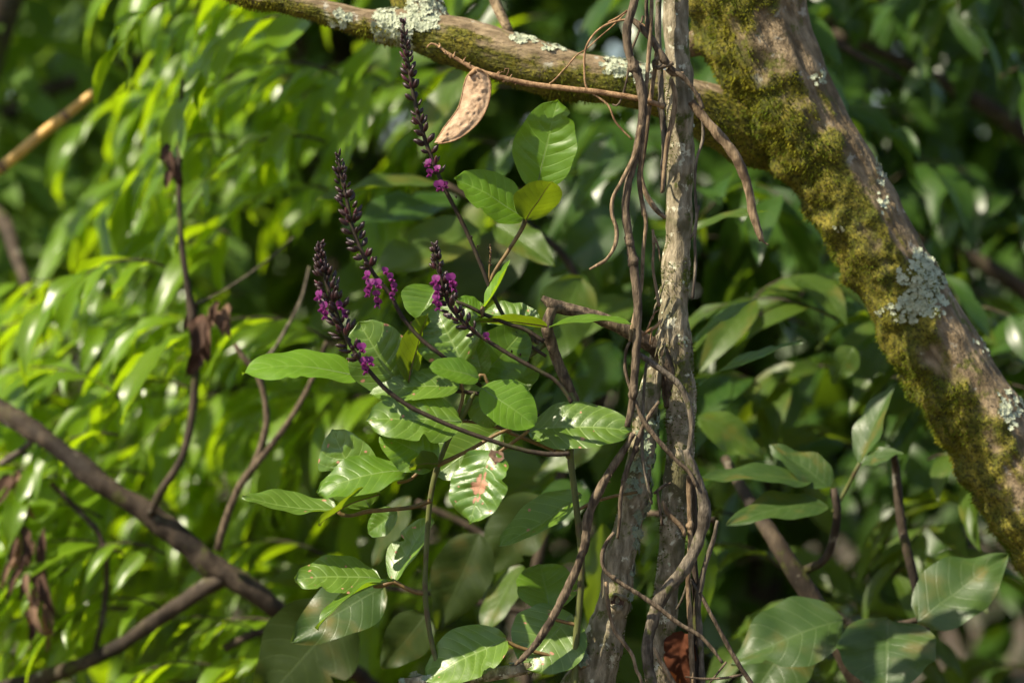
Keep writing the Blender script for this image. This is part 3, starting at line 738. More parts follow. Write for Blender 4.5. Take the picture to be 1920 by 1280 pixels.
def build_climber():
    rnd = random.Random(21)
    base = P(1085, 2700, 0); base.z = 0
    t = thing('flowering_climber', base, 'glossy-leaved climber with four dark purple-flowered spikes, in focus at centre', 'climbing plant')
    # --- stems
    tube('stem', [(1085, 2700, 10, .0), (1075, 2000, 9, .0), (1078, 1500, 7.5, 0), (1078, 1285, 6.5, 0), (1080, 1200, 6.5, 0), (1088, 1110, 6.5, 0), (1090, 1040, 6.2, 0), (1084, 980, 6.2, 0), (1076, 910, 6, 0), (1070, 860, 6.5, 0), (1072, 815, 6, .01), (1082, 770, 6, .02), (1060, 715, 5, .02), (1050, 690, 4, .02)], M['stem_green'], t, nseg=12, amp=.08, freq=70)
    tube('node', [(1066, 838, 5), (1067, 850, 9), (1071, 862, 5)], M['stem_green'], t, nseg=10, n=8)
    tube('stem', [(822, 868, 6), (812, 905, 5.5), (806, 940, 5.5), (801, 1000, 5.2), (798, 1060, 5), (797, 1110, 5.5), (802, 1160, 5), (812, 1215, 5), (835, 1300, 5), (880, 1500, 6), (960, 2100, 7), (1020, 2690, 8)], M['stem_green'], t, nseg=10, amp=.1, freq=80)
    # petioles and rachises (x, y, r, d)
    pets = [
        ([(1067, 850, 5), (1035, 842, 4), (960, 812, 3.5), (925, 798, 3.5), (880, 790, 3), (862, 790, 3)], 'petiole'),
        ([(820, 872, 5), (850, 858, 4), (890, 838, 3.6), (935, 812, 3.5), (960, 805, 3)], 'petiole'),
        ([(935, 848, 3), (960, 830, 3.4), (985, 812, 3.4), (992, 806, 3)], 'petiole'),
        ([(678, 712, 5), (690, 715, 4), (770, 720, 3.4), (850, 732, 3.6), (905, 740, 4), (950, 760, 4)], 'stem_dark'),
        ([(808, 938, 5), (775, 950, 4), (720, 956, 4), (690, 958, 4.5), (660, 966, 3.5), (640, 964, 4), (632, 955, 4)], 'petiole'),
        ([(797, 1112, 5), (775, 1108, 4), (750, 1096, 4), (738, 1090, 5), (715, 1098, 4), (700, 1099, 3)], 'petiole'),
        ([(985, 413, 4.5), (978, 430, 4), (950, 475, 3.6), (928, 508, 3.4), (918, 530, 3)], 'petiole'),
        ([(855, 565, 3), (880, 575, 3.4), (910, 590, 3.8), (950, 606, 4), (985, 618, 4), (1020, 640, 4)], 'stem_dark'),
        ([(905, 595, 3), (904, 583, 5), (906, 574, 3)], 'petiole'),
        ([(768, 722, 4), (764, 712, 5), (768, 700, 3)], 'petiole'),
        ([(897, 712, 4), (905, 700, 3.5), (920, 730, 3)], 'petiole'),
        ([(862, 715, 5), (868, 740, 3.6), (858, 780, 3.4), (850, 800, 3.2)], 'petiole'),
        ([(890, 735, 4), (870, 775, 5), (845, 815, 5), (822, 868, 5)], 'stem_green'),
        ([(1018, 615, 4), (1024, 612, 5), (1034, 612, 4)], 'petiole'),
        ([(818, 872, 4), (800, 872, 3.4), (770, 898, 3.2), (745, 905, 3)], 'petiole'),
        ([(1195, 922, 3, .0), (1150, 930, 3), (1110, 942, 3.4), (1080, 958, 3)], 'petiole'),
        ([(1030, 1148, 4), (1040, 1160, 3.5), (1085, 1172, 3.6)], 'petiole'),
        ([(948, 1200, 4), (980, 1215, 3.6), (1078, 1240, 3.6)], 'petiole'),
    ]
    for lst, mt in pets:
        tube('petiole', lst, M[mt], t, d=-.05 if lst[0][1] < 960 and lst[0][0] < 1000 and lst[-1][1] > 560 else 0.0, nseg=8, step=.006, amp=.1, freq=120)
    # --- leaves: base(x,y,d) tip(x,y,d) width-ratio upper-side-direction arch fold quilt material shape ripple
    G = (-.37, -.80, .475)      # upper side halfway between viewer and sun
    H = [
        ((1006, 356, .03), (1046, 187, .02), .66, (-.1, -.9, .4), .25, .14, .05, 'hero_light', 'blunt', .015),
        ((982, 410, 0), (852, 334, -.02), .74, (.05, -.70, .72), .35, .14, .04, 'hero_light', 'blunt', .012),
        ((986, 412, -.02), (1036, 341, -.07), .82, (-.25, .85, .5), .35, .14, .02, 'hero_olive', 'blunt', .01),
        ((905, 580, -.01), (956, 487, -.03), .40, (-.80, -.25, .4), -.35, .5, .0, 'hero_light', 'lance', .03),
        ((818, 540, .05), (783, 602, .02), 1.25, (.1, -.80, .6), .5, .1, .03, 'hero', 'blunt', .015),
        ((750, 732, -.05), (672, 603, -.05), .78, (-.30, -.76, .55), .3, .10, .06, 'hero_spot', 'blunt', .012),
        ((766, 718, -.06), (803, 588, -.06), .62, (-.70, .50, .50), .25, .25, .02, 'hero_olive', 'blunt', .02),
        ((868, 682, -.06), (812, 570, -.03), .95, (-.30, -.78, .55), .3, .18, .085, 'hero_spot', 'blunt', .04),
        ((680, 709, -.01), (454, 702, -.05), .46, (.0, -.50, .85), .75, .12, .02, 'hero_light', 'blunt', .03),
        ((903, 708, .0), (985, 614, .0), .80, (.35, -.85, .35), .3, .14, .03, 'hero', 'blunt', .012),
        ((898, 709, -.10), (804, 688, -.12), .60, (.25, -.72, .55), .5, .12, .015, 'hero', 'blunt', .012),
        ((905, 705, -.04), (886, 628, -.04), .62, (-.3, -.8, .5), .3, .2, .04, 'hero_spot', 'blunt', .02),
        ((903, 726, -.08), (1003, 798, -.09), .76, (.12, -.86, .5), .3, .10, .028, 'hero_light', 'round', .01),
        ((866, 790, -.09), (686, 788, -.10), .66, (-.15, -.80, .58), .35, .10, .045, 'hero_spot', 'blunt', .03),
        ((862, 722, -.06), (692, 738, -.06), .46, (-.1, -.74, .68), .35, .16, .04, 'hero_spot', 'blunt', .02),
        ((900, 716, -.03), (922, 802, -.03), .82, (-.3, -.8, .5), .4, .12, .05, 'hero_spot', 'round', .012),
        ((990, 808, .0), (1186, 808, -.03), .54, (-.15, -.76, .64), .45, .14, .06, 'hero_spot', 'blunt', .02),
        ((818, 870, -.08), (712, 814, -.09), .82, (-.12, -.82, .55), .5, .12, .07, 'hero_spot', 'round', .035),
        ((692, 950, -.02), (622, 804, -.02), .68, (-.33, -.82, .46), .3, .12, .06, 'hero_spot', 'blunt', .02),
        ((760, 884, -.07), (595, 925, -.08), .58, (.1, -.62, .76), .7, .1, .03, 'hero', 'blunt', .04),
        ((632, 955, .0), (454, 930, -.02), .46, (-.05, -.42, .9), -.35, .25, .03, 'hero_spot', 'blunt', .04),
        ((712, 925, -.08), (598, 985, -.11), .50, (.55, .35, .75), .55, .25, .02, 'hero_olive', 'blunt', .05),
        ((822, 868, -.10), (768, 876, -.12), .85, (-.1, .75, .6), .5, .3, .02, 'hero_olive', 'blunt', .05),
        ((938, 803, .06), (815, 892, .06), .66, (.3, -.8, .5), .35, .14, .03, 'hero_spot', 'blunt', .02),
        ((924, 844, -.15), (882, 982, -.17), .78, (-.34, -.82, .46), .45, .12, .085, 'hero_scorch', 'blunt', .06),
        ((1090, 926, .03), (935, 1023, .0), .46, (.25, -.42, .86), -.35, .4, .02, 'hero_spot', 'blunt', .02),
        ((1032, 1146, .04), (1012, 1056, .08), 1.15, (.2, -.9, .40), .2, .25, .02, 'hero', 'blunt', .012),
        ((1072, 1150, .03), (985, 1253, .0), 1.06, (.0, -.86, .5), .3, .10, .02, 'hero_spot', 'round', .012),
        ((950, 1196, .0), (797, 1277, -.02), .68, (-.22, -.78, .58), .3, .15, .045, 'hero_spot', 'blunt', .02),
        ((712, 1086, .0), (553, 1088, -.02), .60, (.0, -.66, .72), .5, .16, .04, 'hero_spot', 'blunt', .04),
        ((740, 1090, .02), (812, 972, .06), .60, (-.72, -.62, .4), .3, .35, .02, 'hero_spot', 'blunt', .02),
        ((738, 1086, -.03), (595, 1180, -.08), .38, (-.45, -.1, .85), .9, .18, .02, 'hero', 'lance', .04),
        ((1010, 610, .02), (902, 585, .06), .64, (-.1, -.60, .80), .3, .18, .06, 'hero_spot', 'blunt', .04),
        ((1026, 612, -.02), (888, 604, -.06), .34, (.0, .35, .92), .3, .2, .02, 'hero_olive', 'blunt', .02),
        ((1030, 613, -.02), (1184, 607, -.04), .28, (.0, -.28, .95), .55, .2, .02, 'hero', 'blunt', .03),
        ((908, 590, .0), (858, 560, .0), .70, (.1, -.6, .7), .3, .2, .03, 'hero_light', 'blunt', .03),
        ((935, 846, -.15), (925, 866, -.17), .9, (.2, -.8, .4), .2, .2, .02, 'dead', 'blunt', .05),
        ((900, 700, .06), (815, 625, .07), .6, (-.2, -.8, .5), .3, .2, .04, 'hero_spot', 'blunt', .02),
        ((985, 640, .06), (920, 655, .06), .7, (-.2, -.8, .5), .3, .2, .03, 'hero', 'blunt', .02),
        ((935, 740, .07), (1010, 690, .08), .6, (.2, -.8, .5), .3, .2, .03, 'hero', 'blunt', .02),
        ((745, 960, .08), (690, 1000, .1), .7, (.2, -.8, .5), .3, .2, .03, 'hero', 'blunt', .02),
    ]
    for i, (b, tp, W, nrm, arch, fold, quilt, mt, shp, rip) in enumerate(H):
        B, T = P(*b), P(*tp)
        V, F, UV = leaf_arrays(W * 1.02, shp, arch, fold, quilt * 1.3, 8, 14, 40, rip, rnd.uniform(-.15, .15), i + 3)
        me = mk('leaf', V, F, uvs=UV)
        lf = obj('leaf', me, t, M[mt], mw=leaf_frame(B, T - B, Vector(nrm), (T - B).length))
        # raised midrib on the under side, following the blade
        nu = 15; mids = [Vector(V[k * nu + 7]) - Vector((0, 0, .006)) for k in range(0, 41, 2)]
        Vm, Fm, Um, _ = tube_data([(*q, .010 * (1 - .8 * k / 20) + .001) for k, q in enumerate(mids)], nseg=5, n=14)
        obj('midrib', mk('midrib', Vm, Fm), lf, M['petiole'] if mt in ('hero_olive',) else M['midrib'])
    # --- flower spikes
    buds = [bud_mesh('bud', M['bud'], .3, .52), bud_mesh('bud', M['bud'], .55, .42), bud_mesh('bud', M['bud_pale'], .6, .40)]
    flw = [flower_mesh('flower', k) for k in range(2)]
    def spike(path, tip_t, node_gap, nb, size, flowers, d, dense=1.0, label=None, out=0.0):
        p = [(a[0], a[1], a[2], a[3] * .78) for a in pts(path, d)]; V, F, UV, c = tube_data(p, nseg=8, step=.004, amp=.12, freq=150)
        sp = obj('flower_spike', mk('flower_spike', V, F, uvs=UV), t, M['stem_dark'])
        if label: sp['label'] = label
        Ls = np.r_[0, np.cumsum(np.linalg.norm(np.diff(c[:, :3], axis=0), axis=1))] / PX
        s = 2.0; a0 = rnd.uniform(0, 6.28); end = tip_t
        while s < end:
            f = s / end; i = int(np.searchsorted(Ls, s)); i = min(max(i, 1), len(c) - 2)
            tg = Vector(c[i - 1, :3] - c[i + 1, :3]).normalized(); q = Vector(c[i, :3])
            k = max(1, int(nb * rnd.choice((.4, .8, 1.0, 1.3, 1.6))))
            for b in range(k):
                a0 += 2.4 + rnd.uniform(-.4, .4)
                r = Vector((math.cos(a0), math.sin(a0) * .9, 0)); r = (r - tg * r.dot(tg)).normalized()
                dr = (r * (.7 + .5 * f) + tg * (.75 - .45 * f)).normalized()
                l = size * PX * 1.25 * (.5 + .5 * min(1, f * 2.2)) * rnd.uniform(.75, 1.2)
                st = q + r * (c[i, 3] * .6 + out * rnd.random() * math.sin(math.pi * min(1, f)) * PX) + tg * rnd.uniform(-4, 4) * PX
                up = tg + Vector((0, 0, .3))
                obj('bud', rnd.choices(buds, (5, 3, .5 + 1.0 * f * dense))[0], sp, mw=leaf_frame(st, dr, up, l))
            s += node_gap * (.35 + .75 * f) * rnd.uniform(.85, 1.15)
        for (x, y, dx, dz, sz, dd) in flowers:
            q = P(x, y, d + dd)
            dr = Vector((dx, -.85, dz)).normalized()
            obj('flower', flw[rnd.randrange(2)], sp, mw=leaf_frame(q - dr * sz * PX * .5, dr, Vector((rnd.uniform(-.2, .2), 0, 1)), sz * PX))
        return sp
    spike([(756, 36, 2), (758, 70, 4), (767, 130, 4.5), (780, 200, 5), (798, 265, 5), (815, 310, 5), (832, 350, 5), (858, 400, 5), (882, 450, 5), (905, 505, 5), (925, 555, 5), (950, 600, 4.5), (985, 640, 4), (1024, 668, 4)],
          300, 22, 3.4, 16, [(803, 308, -.6, .2, 15, -.01), (820, 318, -.2, .3, 13, -.012), (806, 326, -.3, -.3, 14, -.012), (824, 352, .0, .1, 20, -.015), (834, 348, .5, .2, 13, -.01)], 0.0, label='tallest flower spike, mostly dark buds, two purple blooms at its foot')
    spike([(634, 288, 2), (640, 330, 4), (650, 375, 4.5), (662, 430, 5), (680, 475, 5), (702, 515, 5), (730, 550, 5), (755, 595, 5), (790, 636, 5), (828, 666, 5), (862, 692, 4.5, -.07), (900, 722, 4.5, -.03), (930, 742, 4, .0), (990, 770, 4, .02), (1060, 800, 4, .02)],
          222, 20, 4.6, 16, [(688, 518, -.7, .1, 15, -.015), (694, 535, -.3, .2, 18, -.022), (708, 535, .2, .2, 18, -.022), (690, 550, -.4, -.2, 15, -.02), (706, 555, .1, -.2, 15, -.02), (708, 570, .0, -.4, 15, -.015), (732, 522, .6, .1, 15, -.015), (738, 540, .6, .0, 15, -.01), (734, 556, .5, -.4, 13, -.01), (722, 510, .5, .3, 14, -.015)], -.10, out=8, label='flower spike of dark buds with a purple cluster at mid height')
    spike([(601, 455, 1.6), (601, 480, 2.5), (606, 510, 4), (618, 550, 4.5), (632, 590, 5), (648, 630, 5), (668, 665, 5), (692, 695, 5), (722, 728, 5.5), (760, 757, 5.5), (800, 778, 5.5), (850, 800, 5.5), (910, 822, 5.5), (980, 843, 5.5), (1030, 851, 6), (1068, 850, 6)],
          232, 14, 5.2, 16, [(598, 556, -.7, .1, 17, -.012), (606, 578, -.5, .1, 18, -.015), (610, 592, -.4, -.3, 15, -.015), (636, 575, .6, .1, 15, -.015), (646, 590, .6, 0, 14, -.01), (678, 655, .2, .2, 18, -.015), (684, 680, -.2, .2, 17, -.015), (694, 680, .3, .1, 16, -.015), (686, 695, -.2, -.3, 15, -.01)], -.12, out=14, label='leftmost flower spike, crowded with dark buds, on a long arched stem')
    spike([(814, 458, 2.5), (818, 485, 5), (826, 520, 5), (836, 555, 5), (848, 580, 5), (870, 605, 5), (898, 628, 5), (932, 650, 5), (968, 672, 5), (1005, 692, 5), (1040, 712, 5), (1060, 735, 5), (1072, 755, 5)],
          190, 16, 4.2, 16, [(816, 528, -.5, .2, 18, -.015), (820, 545, -.4, 0, 16, -.015), (846, 526, .3, .2, 20, -.02), (850, 540, .3, -.2, 16, -.015), (818, 562, -.5, .1, 17, -.015), (822, 576, -.3, -.3, 15, -.015), (912, 632, .3, .1, 13, -.01)], -.10, out=6, label='shortest flower spike, its brightest purple blooms near the top')
    # side buds left on the bare stalks
    for (x, y) in ((856, 372), (738, 730), (745, 735), (690, 720), (682, 722), (906, 640), (960, 662), (975, 668), (990, 682), (878, 790), (1040, 848), (895, 465), (885, 448), (770, 608), (1003, 697)):
        q = P(x, y, -.012); obj('bud', buds[rnd.randrange(2)], t, mw=leaf_frame(q, Vector((rnd.uniform(-.6, .6), -.4, .7)), Vector((0, -1, .3)), 8 * PX))
    # withered little flower stalk standing by the thin leaf
    tube('withered_stalk', [(918, 530, 2.4), (917, 508, 1.8), (919, 490, 2), (920, 468, 2.2), (919, 458, 1.0)], M['petiole'], t, nseg=6)
    for k in range(9):
        q = P(919 + rnd.uniform(-2, 2), 500 - k * 4.5, 0)
        obj('bud', buds[1], t, mw=leaf_frame(q, Vector((rnd.uniform(-.7, .7), -.3, .8)), Vector((0, -1, 0)), 7 * PX))
    return t
M['midrib'] = plain_mat('midrib_green', (.13, .19, .055), (.16, .22, .07), 200, .5, .1, .3)
build_climber()

# ================================================================== dry pod on its tan stalk
def pod_material():
    m, nt, b = newmat('dry_pod'); g = N(nt)
    tc = g.n('ShaderNodeTexCoord').outputs['Object']
    n1 = g.noise(tc, 120, 5, .65); n2 = g.noise(tc, 45, 3)
    col = g.mix(g.mr(n1, .3, .7), (.29, .19, .11), (.45, .31, .20))
    col = g.mix(g.mr(n2, .56, .68), col, (.27, .17, .10))
    g.put(b.inputs['Base Color'], col); b.inputs['Roughness'].default_value = .75
    b.inputs['Specular IOR Level'].default_value = .25
    g.put(b.inputs['Normal'], g.bump(n1, .7, .003))
    return m

def build_pod():
    rnd = random.Random(3); M['pod'] = pod_material()
    t = thing('pod_vine', P(1240, 195, 0), 'dry tan vine tip reaching left before the mossy limb, carrying one wrinkled pod', 'dry vine')
    tube('stalk', [(1245, 200, 5, 0), (1200, 186, 5.5, -.01), (1130, 174, 5.5, -.01), (1060, 166, 5.5, -.01), (990, 157, 5.5, -.01), (935, 144, 5.2, -.01), (895, 132, 5, -.01), (862, 114, 4, -.01), (835, 97, 3, -.01), (822, 87, 2.6, -.01), (808, 82, 2, -.01), (800, 90, 1.2, -.01)], M['twig_tan'], t, nseg=10, step=.005, amp=.14, freq=110)
    for k in range(16):
        x = rnd.uniform(812, 980); y = np.interp(x, [808, 835, 895, 990], [82, 97, 132, 157]); s = rnd.choice((-1, 1))
        tube('spur', [(x, y, 2.2), (x + rnd.uniform(-2, 3), y + s * 5, 1.6), (x + rnd.uniform(-5, 5), y + s * rnd.uniform(7, 11), .6)], M['twig_tan'], t, d=-.012, nseg=5, n=5)
    tube('tendril', [(950, 142, 1.2), (955, 130, 1), (948, 128, .9), (944, 138, .8), (940, 134, .6)], M['twig_tan'], t, d=-.012, nseg=5)
    tube('tendril', [(1030, 158, 2), (1042, 148, 1.6), (1056, 132, 1.4), (1064, 124, 1.1)], M['twig_tan'], t, d=-.012, nseg=5)
    # pod body: flattened, constricted between seeds, thickened rim
    cl = spline([(893, 130, 4), (894, 142, 19), (895, 160, 25), (891, 186, 26), (881, 212, 24), (864, 233, 21), (846, 249, 17), (829, 261, 9), (815, 268, 1.5)], 72)
    nu = 26; V, F, rim = [], [], ([], [])
    c3 = [Vector(P(a[0], a[1], -.02)) for a in cl]
    def hgt(q, u):
        e = max(0.0, 1 - (abs(u) / .86) ** 2.6)
        f = noise.fractal(q * 85, 1.0, 2.1, 4); r = abs(noise.noise(q * 130 + Vector((4, 2, 9)))); r2 = abs(noise.noise(q * 62))
        return e * (.0048 + .0018 * f + .0042 * (.26 - r) + .0030 * (.22 - r2))
    for side in (-1, 1):
        for i in range(72):
            tg = (c3[min(i + 1, 71)] - c3[max(i - 1, 0)]).normalized(); px = tg.cross(Vector((0, 1, 0))).normalized()
            for j in range(nu + 1):
                u = -1 + 2 * j / nu
                q = c3[i] + px * u * cl[i][2] * PX + Vector((0, 0.006 * math.sin(i * .09) - .005 * u, 0))
                V.append(q + Vector((0, 1, 0)) * side * max(.0008, hgt(q, u)) if abs(u) < 1 else q)
                if side < 0 and j in (0, nu): rim[0 if j == 0 else 1].append(q)
    for s in range(2):
        o = s * 72 * (nu + 1)
        for i in range(71):
            for j in range(nu):
                a = o + i * (nu + 1) + j; F.append((a, a + 1, a + nu + 2, a + nu + 1) if s else (a, a + nu + 1, a + nu + 2, a + 1))
    pod = obj('seed_pod', mk('seed_pod', V, F), t, M['pod']); pod['label'] = 'curved wrinkled tan seed pod with raised rim'
    for r in rim:
        Vr, Fr, Ur, _ = tube_data([(*q, .0013) for q in r[::3]], nseg=6, n=60, amp=.3, freq=150)
        obj('rim', mk('rim', Vr, Fr), pod, M['twig_tan'])
    tube('pod_stalk', [(900, 134, 5), (893, 132, 6), (886, 136, 5), (880, 143, 3)], M['twig_tan'], t, d=-.02, nseg=8, n=8, amp=.3, freq=160)
build_pod()

# ================================================================== small rust-coloured dead leaf
t = thing('dead_leaf', P(1285, 1190, .06), 'crumpled rust-red dead leaf caught between grey stem and vine bundle at bottom', 'dead leaf')
V, F, UV = leaf_arrays(.62, 'ovate', .9, .7, .16, 6, 16, 30, .16, 1.1, 77)
obj('blade', mk('blade', V, F, uvs=UV), t, M['rust'], mw=leaf_frame(P(1282, 1185, .05), P(1278, 1285, .05) - P(1282, 1185, .05), Vector((-.3, -1, .2)), 105 * PX))

# ================================================================== left tree with drooping lance leaves
def grow_shoot(start, d0, length, n, L, grav, droop, spread, rnd, items, twigs, nvar, nrm=(0, 0, 1), jit=.35, r0=.0028):
    p = start.copy(); d = d0.normalized(); st = length / n; path = [(*p, r0)]
    for i in range(n):
        p = p + d * st; d = (d + Vector((0, 0, -grav)) + Vector((rnd.gauss(0, .06), rnd.gauss(0, .06), 0))).normalized()
        path.append((*p, r0 * (1 - .7 * (i + 1) / n)))
        s = 1 if i % 2 else -1
        side = d.cross(Vector((0, 0, 1)))
        side = side.normalized() if side.length > .05 else Vector((1, 0, 0))
        a = spread * rnd.uniform(.5, 1.2)
        ld = (d * math.cos(a) + side * s * math.sin(a) + Vector((0, 0, -droop * rnd.uniform(.6, 1.4)))).normalized()
        nn = Vector(nrm) + Vector((rnd.gauss(0, jit), rnd.gauss(0, jit), rnd.gauss(0, jit * .5)))
        items.append((leaf_frame(p, ld, nn, L * rnd.uniform(.65, 1.2)), rnd.randrange(nvar)))
    if twigs is not None: twigs.append(path)

def lance_specs(W0, W1, a0, a1, n, seed, shape='lance', nu=4, nv=8, rip=.05, fold=(.1, .4)):
    r = random.Random(seed)
    return [dict(W=r.uniform(W0, W1), shape=shape, arch=r.uniform(a0, a1), fold=r.uniform(*fold), nu=nu, nv=nv, ripple=rip * r.random(), twist=r.uniform(-.5, .5), seed=seed + k) for k in range(n)]

def build_left_tree():
    rnd = random.Random(42)
    base = P(-700, 2800, 2.2); base.z = 0
    t = thing('drooping_leaf_tree', base, 'sunlit yellow-green tree of drooping lance-shaped leaves filling the left background', 'tree')
    # its trunk leans in from outside the frame on the left
    tube('trunk', [(-680, 2900, 110), (-560, 2000, 95), (-420, 1200, 80), (-260, 700, 70), (-90, 250, 52), (60, -150, 36), (200, -500, 26)], M['bark_dark'], t, d=2.6, nseg=20, step=.03, amp=.1, freq=12)
    tube('branch', [(-30, 380, 16, 2.2), (10, 420, 15, 2.1), (30, 480, 12, 2.0), (60, 560, 9, 1.9)], M['bark_dark'], t, nseg=10)
    var = variants('leaf', M['lance'], lance_specs(.19, .34, .4, 1.7, 20, 7, rip=.10))
    items, twigs = [], []
    tries = 0; made = 0
    while made < 230 and tries < 3000:
        tries += 1
        x = rnd.uniform(40, 1080); y = rnd.uniform(-230, 1330); d = rnd.uniform(1.0, 2.8)
        if x < 440 - .30 * y and y < 520: continue
        if x > 650 and d < 1.5: continue
        if x > 800 and rnd.random() < .5: continue
        made += 1
        dx = rnd.uniform(-1.0, -.35); up = rnd.uniform(-.1, .55)
        grow_shoot(P(x, y, d), Vector((dx, rnd.uniform(-.5, .4), up)), rnd.uniform(.22, .40), rnd.randint(6, 9), rnd.uniform(.12, .215), .22, rnd.uniform(.3, 1.1), .75, rnd, items, twigs, len(var), nrm=(-.30, -.30, .85), jit=.42)
    # unseen sprays added above the frame to dapple the shrub behind the flowers
    for _ in range(26):
        q = Vector((rnd.uniform(-1.3, -.35), rnd.uniform(.45, 1.4), rnd.uniform(2.65, 3.1)))
        grow_shoot(q, Vector((rnd.uniform(-1, 1), rnd.uniform(-.4, .6), .1)), .3, 6, .2, .12, .3, .8, rnd, items, None, len(var), nrm=(-.3, -.2, .9), jit=.3)
    place_leaves(items, var, t, rnd, 300)
    for tw in twigs:
        V, F, UV, _ = tube_data(tw, nseg=5, n=10); obj('twig', mk('twig', V, F), t, M['bark_dark'])
build_left_tree()

def build_left_branches():
    rnd = random.Random(11)
    # heavy dark bough with its fork
    t = thing('dark_bough', P(-60, 740, .95), 'heavy dark mossy bough with a fork, slanting across the lower left', 'branch')
    k = dict(nseg=18, step=.012, amp=.10, freq=30, ridge=.1)
    k = dict(nseg=18, step=.010, amp=.22, freq=38, ridge=.16, lump=.3, lumpfreq=14)
    tube('bough', [(-160, 690, 18.4, 1.15), (-40, 750, 18.4, 1.05), (60, 805, 19.2, 1.00), (130, 855, 19.2, 0.97), (200, 912, 19.2, 0.95), (280, 965, 21.2, 0.95), (340, 1008, 20.2, 0.95), (400, 1062, 22.0, 0.95), (460, 1100, 20.2, 0.95), (520, 1145, 17.4, 0.97), (575, 1190, 15.6, 1.05), (700, 1290, 14.7, 1.25), (900, 1480, 14.7, 1.65)], M['bark_dark'], t, **k)
    tube('bough', [(420, 1080, 18.4, 0.95), (370, 1112, 15.6, 0.95), (300, 1158, 14.7, 0.97), (230, 1205, 13.8, 1.00), (150, 1245, 14.7, 1.05), (60, 1275, 13.8, 1.10), (-60, 1300, 12.9, 1.15)], M['bark_dark'], t, seed=2, **k)
    tube('twig', [(280, 965, 8.8, 0.93), (305, 915, 8.0, 0.91), (335, 870, 7.4, 0.90), (352, 820, 7.4, 0.90), (362, 760, 8.0, 0.90), (366, 690, 8.8, 0.90), (364, 620, 9.5, 0.90), (352, 540, 6.6, 0.90), (340, 450, 5.8, 0.91), (336, 350, 5.2, 0.93), (338, 240, 4.4, 0.95), (342, 150, 3.6, 0.97)], M['bark_dark'], t, nseg=10, amp=.15, freq=30)
    tube('twig', [(408, 1030, 7.4, 0.91), (425, 970, 7.4, 0.89), (450, 910, 7.4, 0.87), (480, 870, 6.6, 0.85), (520, 820, 5.8, 0.85), (560, 760, 5.2, 0.85), (590, 700, 4.7, 0.85), (612, 640, 3.6, 0.85)], M['vine'], t, nseg=10, amp=.15, freq=30)
    tube('twig', [(470, 885, 6.6, 0.86), (488, 840, 6.6, 0.85), (500, 790, 6.2, 0.85), (495, 740, 5.8, 0.85), (482, 700, 6.6, 0.85), (458, 672, 5.8, 0.85), (440, 645, 4.4, 0.85)], M['vine'], t, nseg=10, amp=.2, freq=30)
    tube('twig', [(478, 690, 4.4, 0.85), (510, 660, 3.6, 0.85), (540, 610, 3.6, 0.85), (565, 560, 3.0, 0.87), (580, 500, 2.2, 0.89)], M['vine_grey'], t, nseg=8)
    tube('twig', [(350, 575, 2.2, 0.91), (400, 555, 2.2, 0.92), (450, 525, 2.2, 0.93), (505, 485, 2.2, 0.95), (550, 445, 1.8, 0.97)], M['vine_grey'], t, nseg=6)
    tube('twig', [(95, 905, 5.8, 1.05), (140, 950, 5.8, 1.05), (185, 1000, 5.8, 1.05), (200, 1060, 5.8, 1.05), (195, 1140, 5.8, 1.05), (178, 1220, 5.2, 1.05)], M['bark_dark'], t, nseg=8)
    tube('twig', [(0, 870, 6.6, 1.05), (40, 845, 6.6, 1.05), (70, 815, 5.8, 1.05)], M['vine_grey'], t, nseg=8)
    tube('twig', [(420, 1215, 8.0, 1.05), (470, 1190, 8.0, 1.05), (510, 1180, 6.6, 1.05)], M['bark_dark'], t, nseg=8)
    pn = []
    L = [(250, 1185), (320, 1145), (210, 1215), (90, 1258), (110, 1262), (130, 1255)]
    # dead dry leaf bunches, each a thing
    def bunch(label, x, y, d, n, L, mats, sx, sy, nar=.5):
        b = thing('dried_leaf_bunch', P(x, y, d), label, 'dead leaves', 'dried leaves in the left foliage')
        for i in range(n):
            V, F, UV = leaf_arrays(rnd.uniform(.3, .6) * nar * 1.6, 'ovate', rnd.uniform(.6, 2.0), rnd.uniform(.4, 1.0), .03, 6, 6, 12, .12, rnd.uniform(-1.5, 1.5), i + int(x))
            q = P(x + rnd.uniform(-sx, sx), y + rnd.uniform(-sy, sy), d + rnd.uniform(-.03, .03))
            obj('dead_leaf', mk('dead_leaf', V, F, uvs=UV), b, M[rnd.choice(mats)], mw=leaf_frame(q, Vector((rnd.uniform(-.5, .5), rnd.uniform(-.3, .3), -1)), Vector((rnd.uniform(-.6, .6), -1, rnd.uniform(-.3, .5))), L * rnd.uniform(.7, 1.2)))
        return b
    bunch('dark brown dried leaf bunch hanging on the thin upright twig, upper left', 325, 300, .9, 7, .035, ('dead_dark',), 12, 32, .5)
    bunch('large curled brown dead leaf bunch right of the thin upright twig', 415, 580, .9, 11, .04, ('dead', 'dead_dark', 'dead_dark'), 24, 18, .5)
    bunch('brown withered bunch clasping the thin upright twig at mid left', 372, 600, .91, 6, .075, ('dead_dark',), 8, 35, .5)
    bunch('pale tan tangle of dried curled leaves at the lower left corner', 55, 1060, 1.0, 22, .075, ('dead', 'dead', 'dead_dark'), 34, 90, .28)
    bunch('tan dried scraps hanging below the dark bough at the left edge', 20, 880, 1.05, 5, .08, ('dead', 'dead_dark'), 25, 30, .4)
    # yellow cane
    c = thing('yellow_cane', P(-60, 345, 1.35), 'smooth yellow cane poking in at the far left edge', 'cane')
    tube('culm', [(-120, 385, 12), (0, 315, 11), (70, 258, 10.5), (138, 205, 9.5), (180, 170, 8)], M['cane'], c, d=1.35, nseg=14)
    tube('joint', [(-2, 316, 11), (4, 312, 13), (10, 308, 11)], M['twig_tan'], c, d=1.35, nseg=14, n=6)
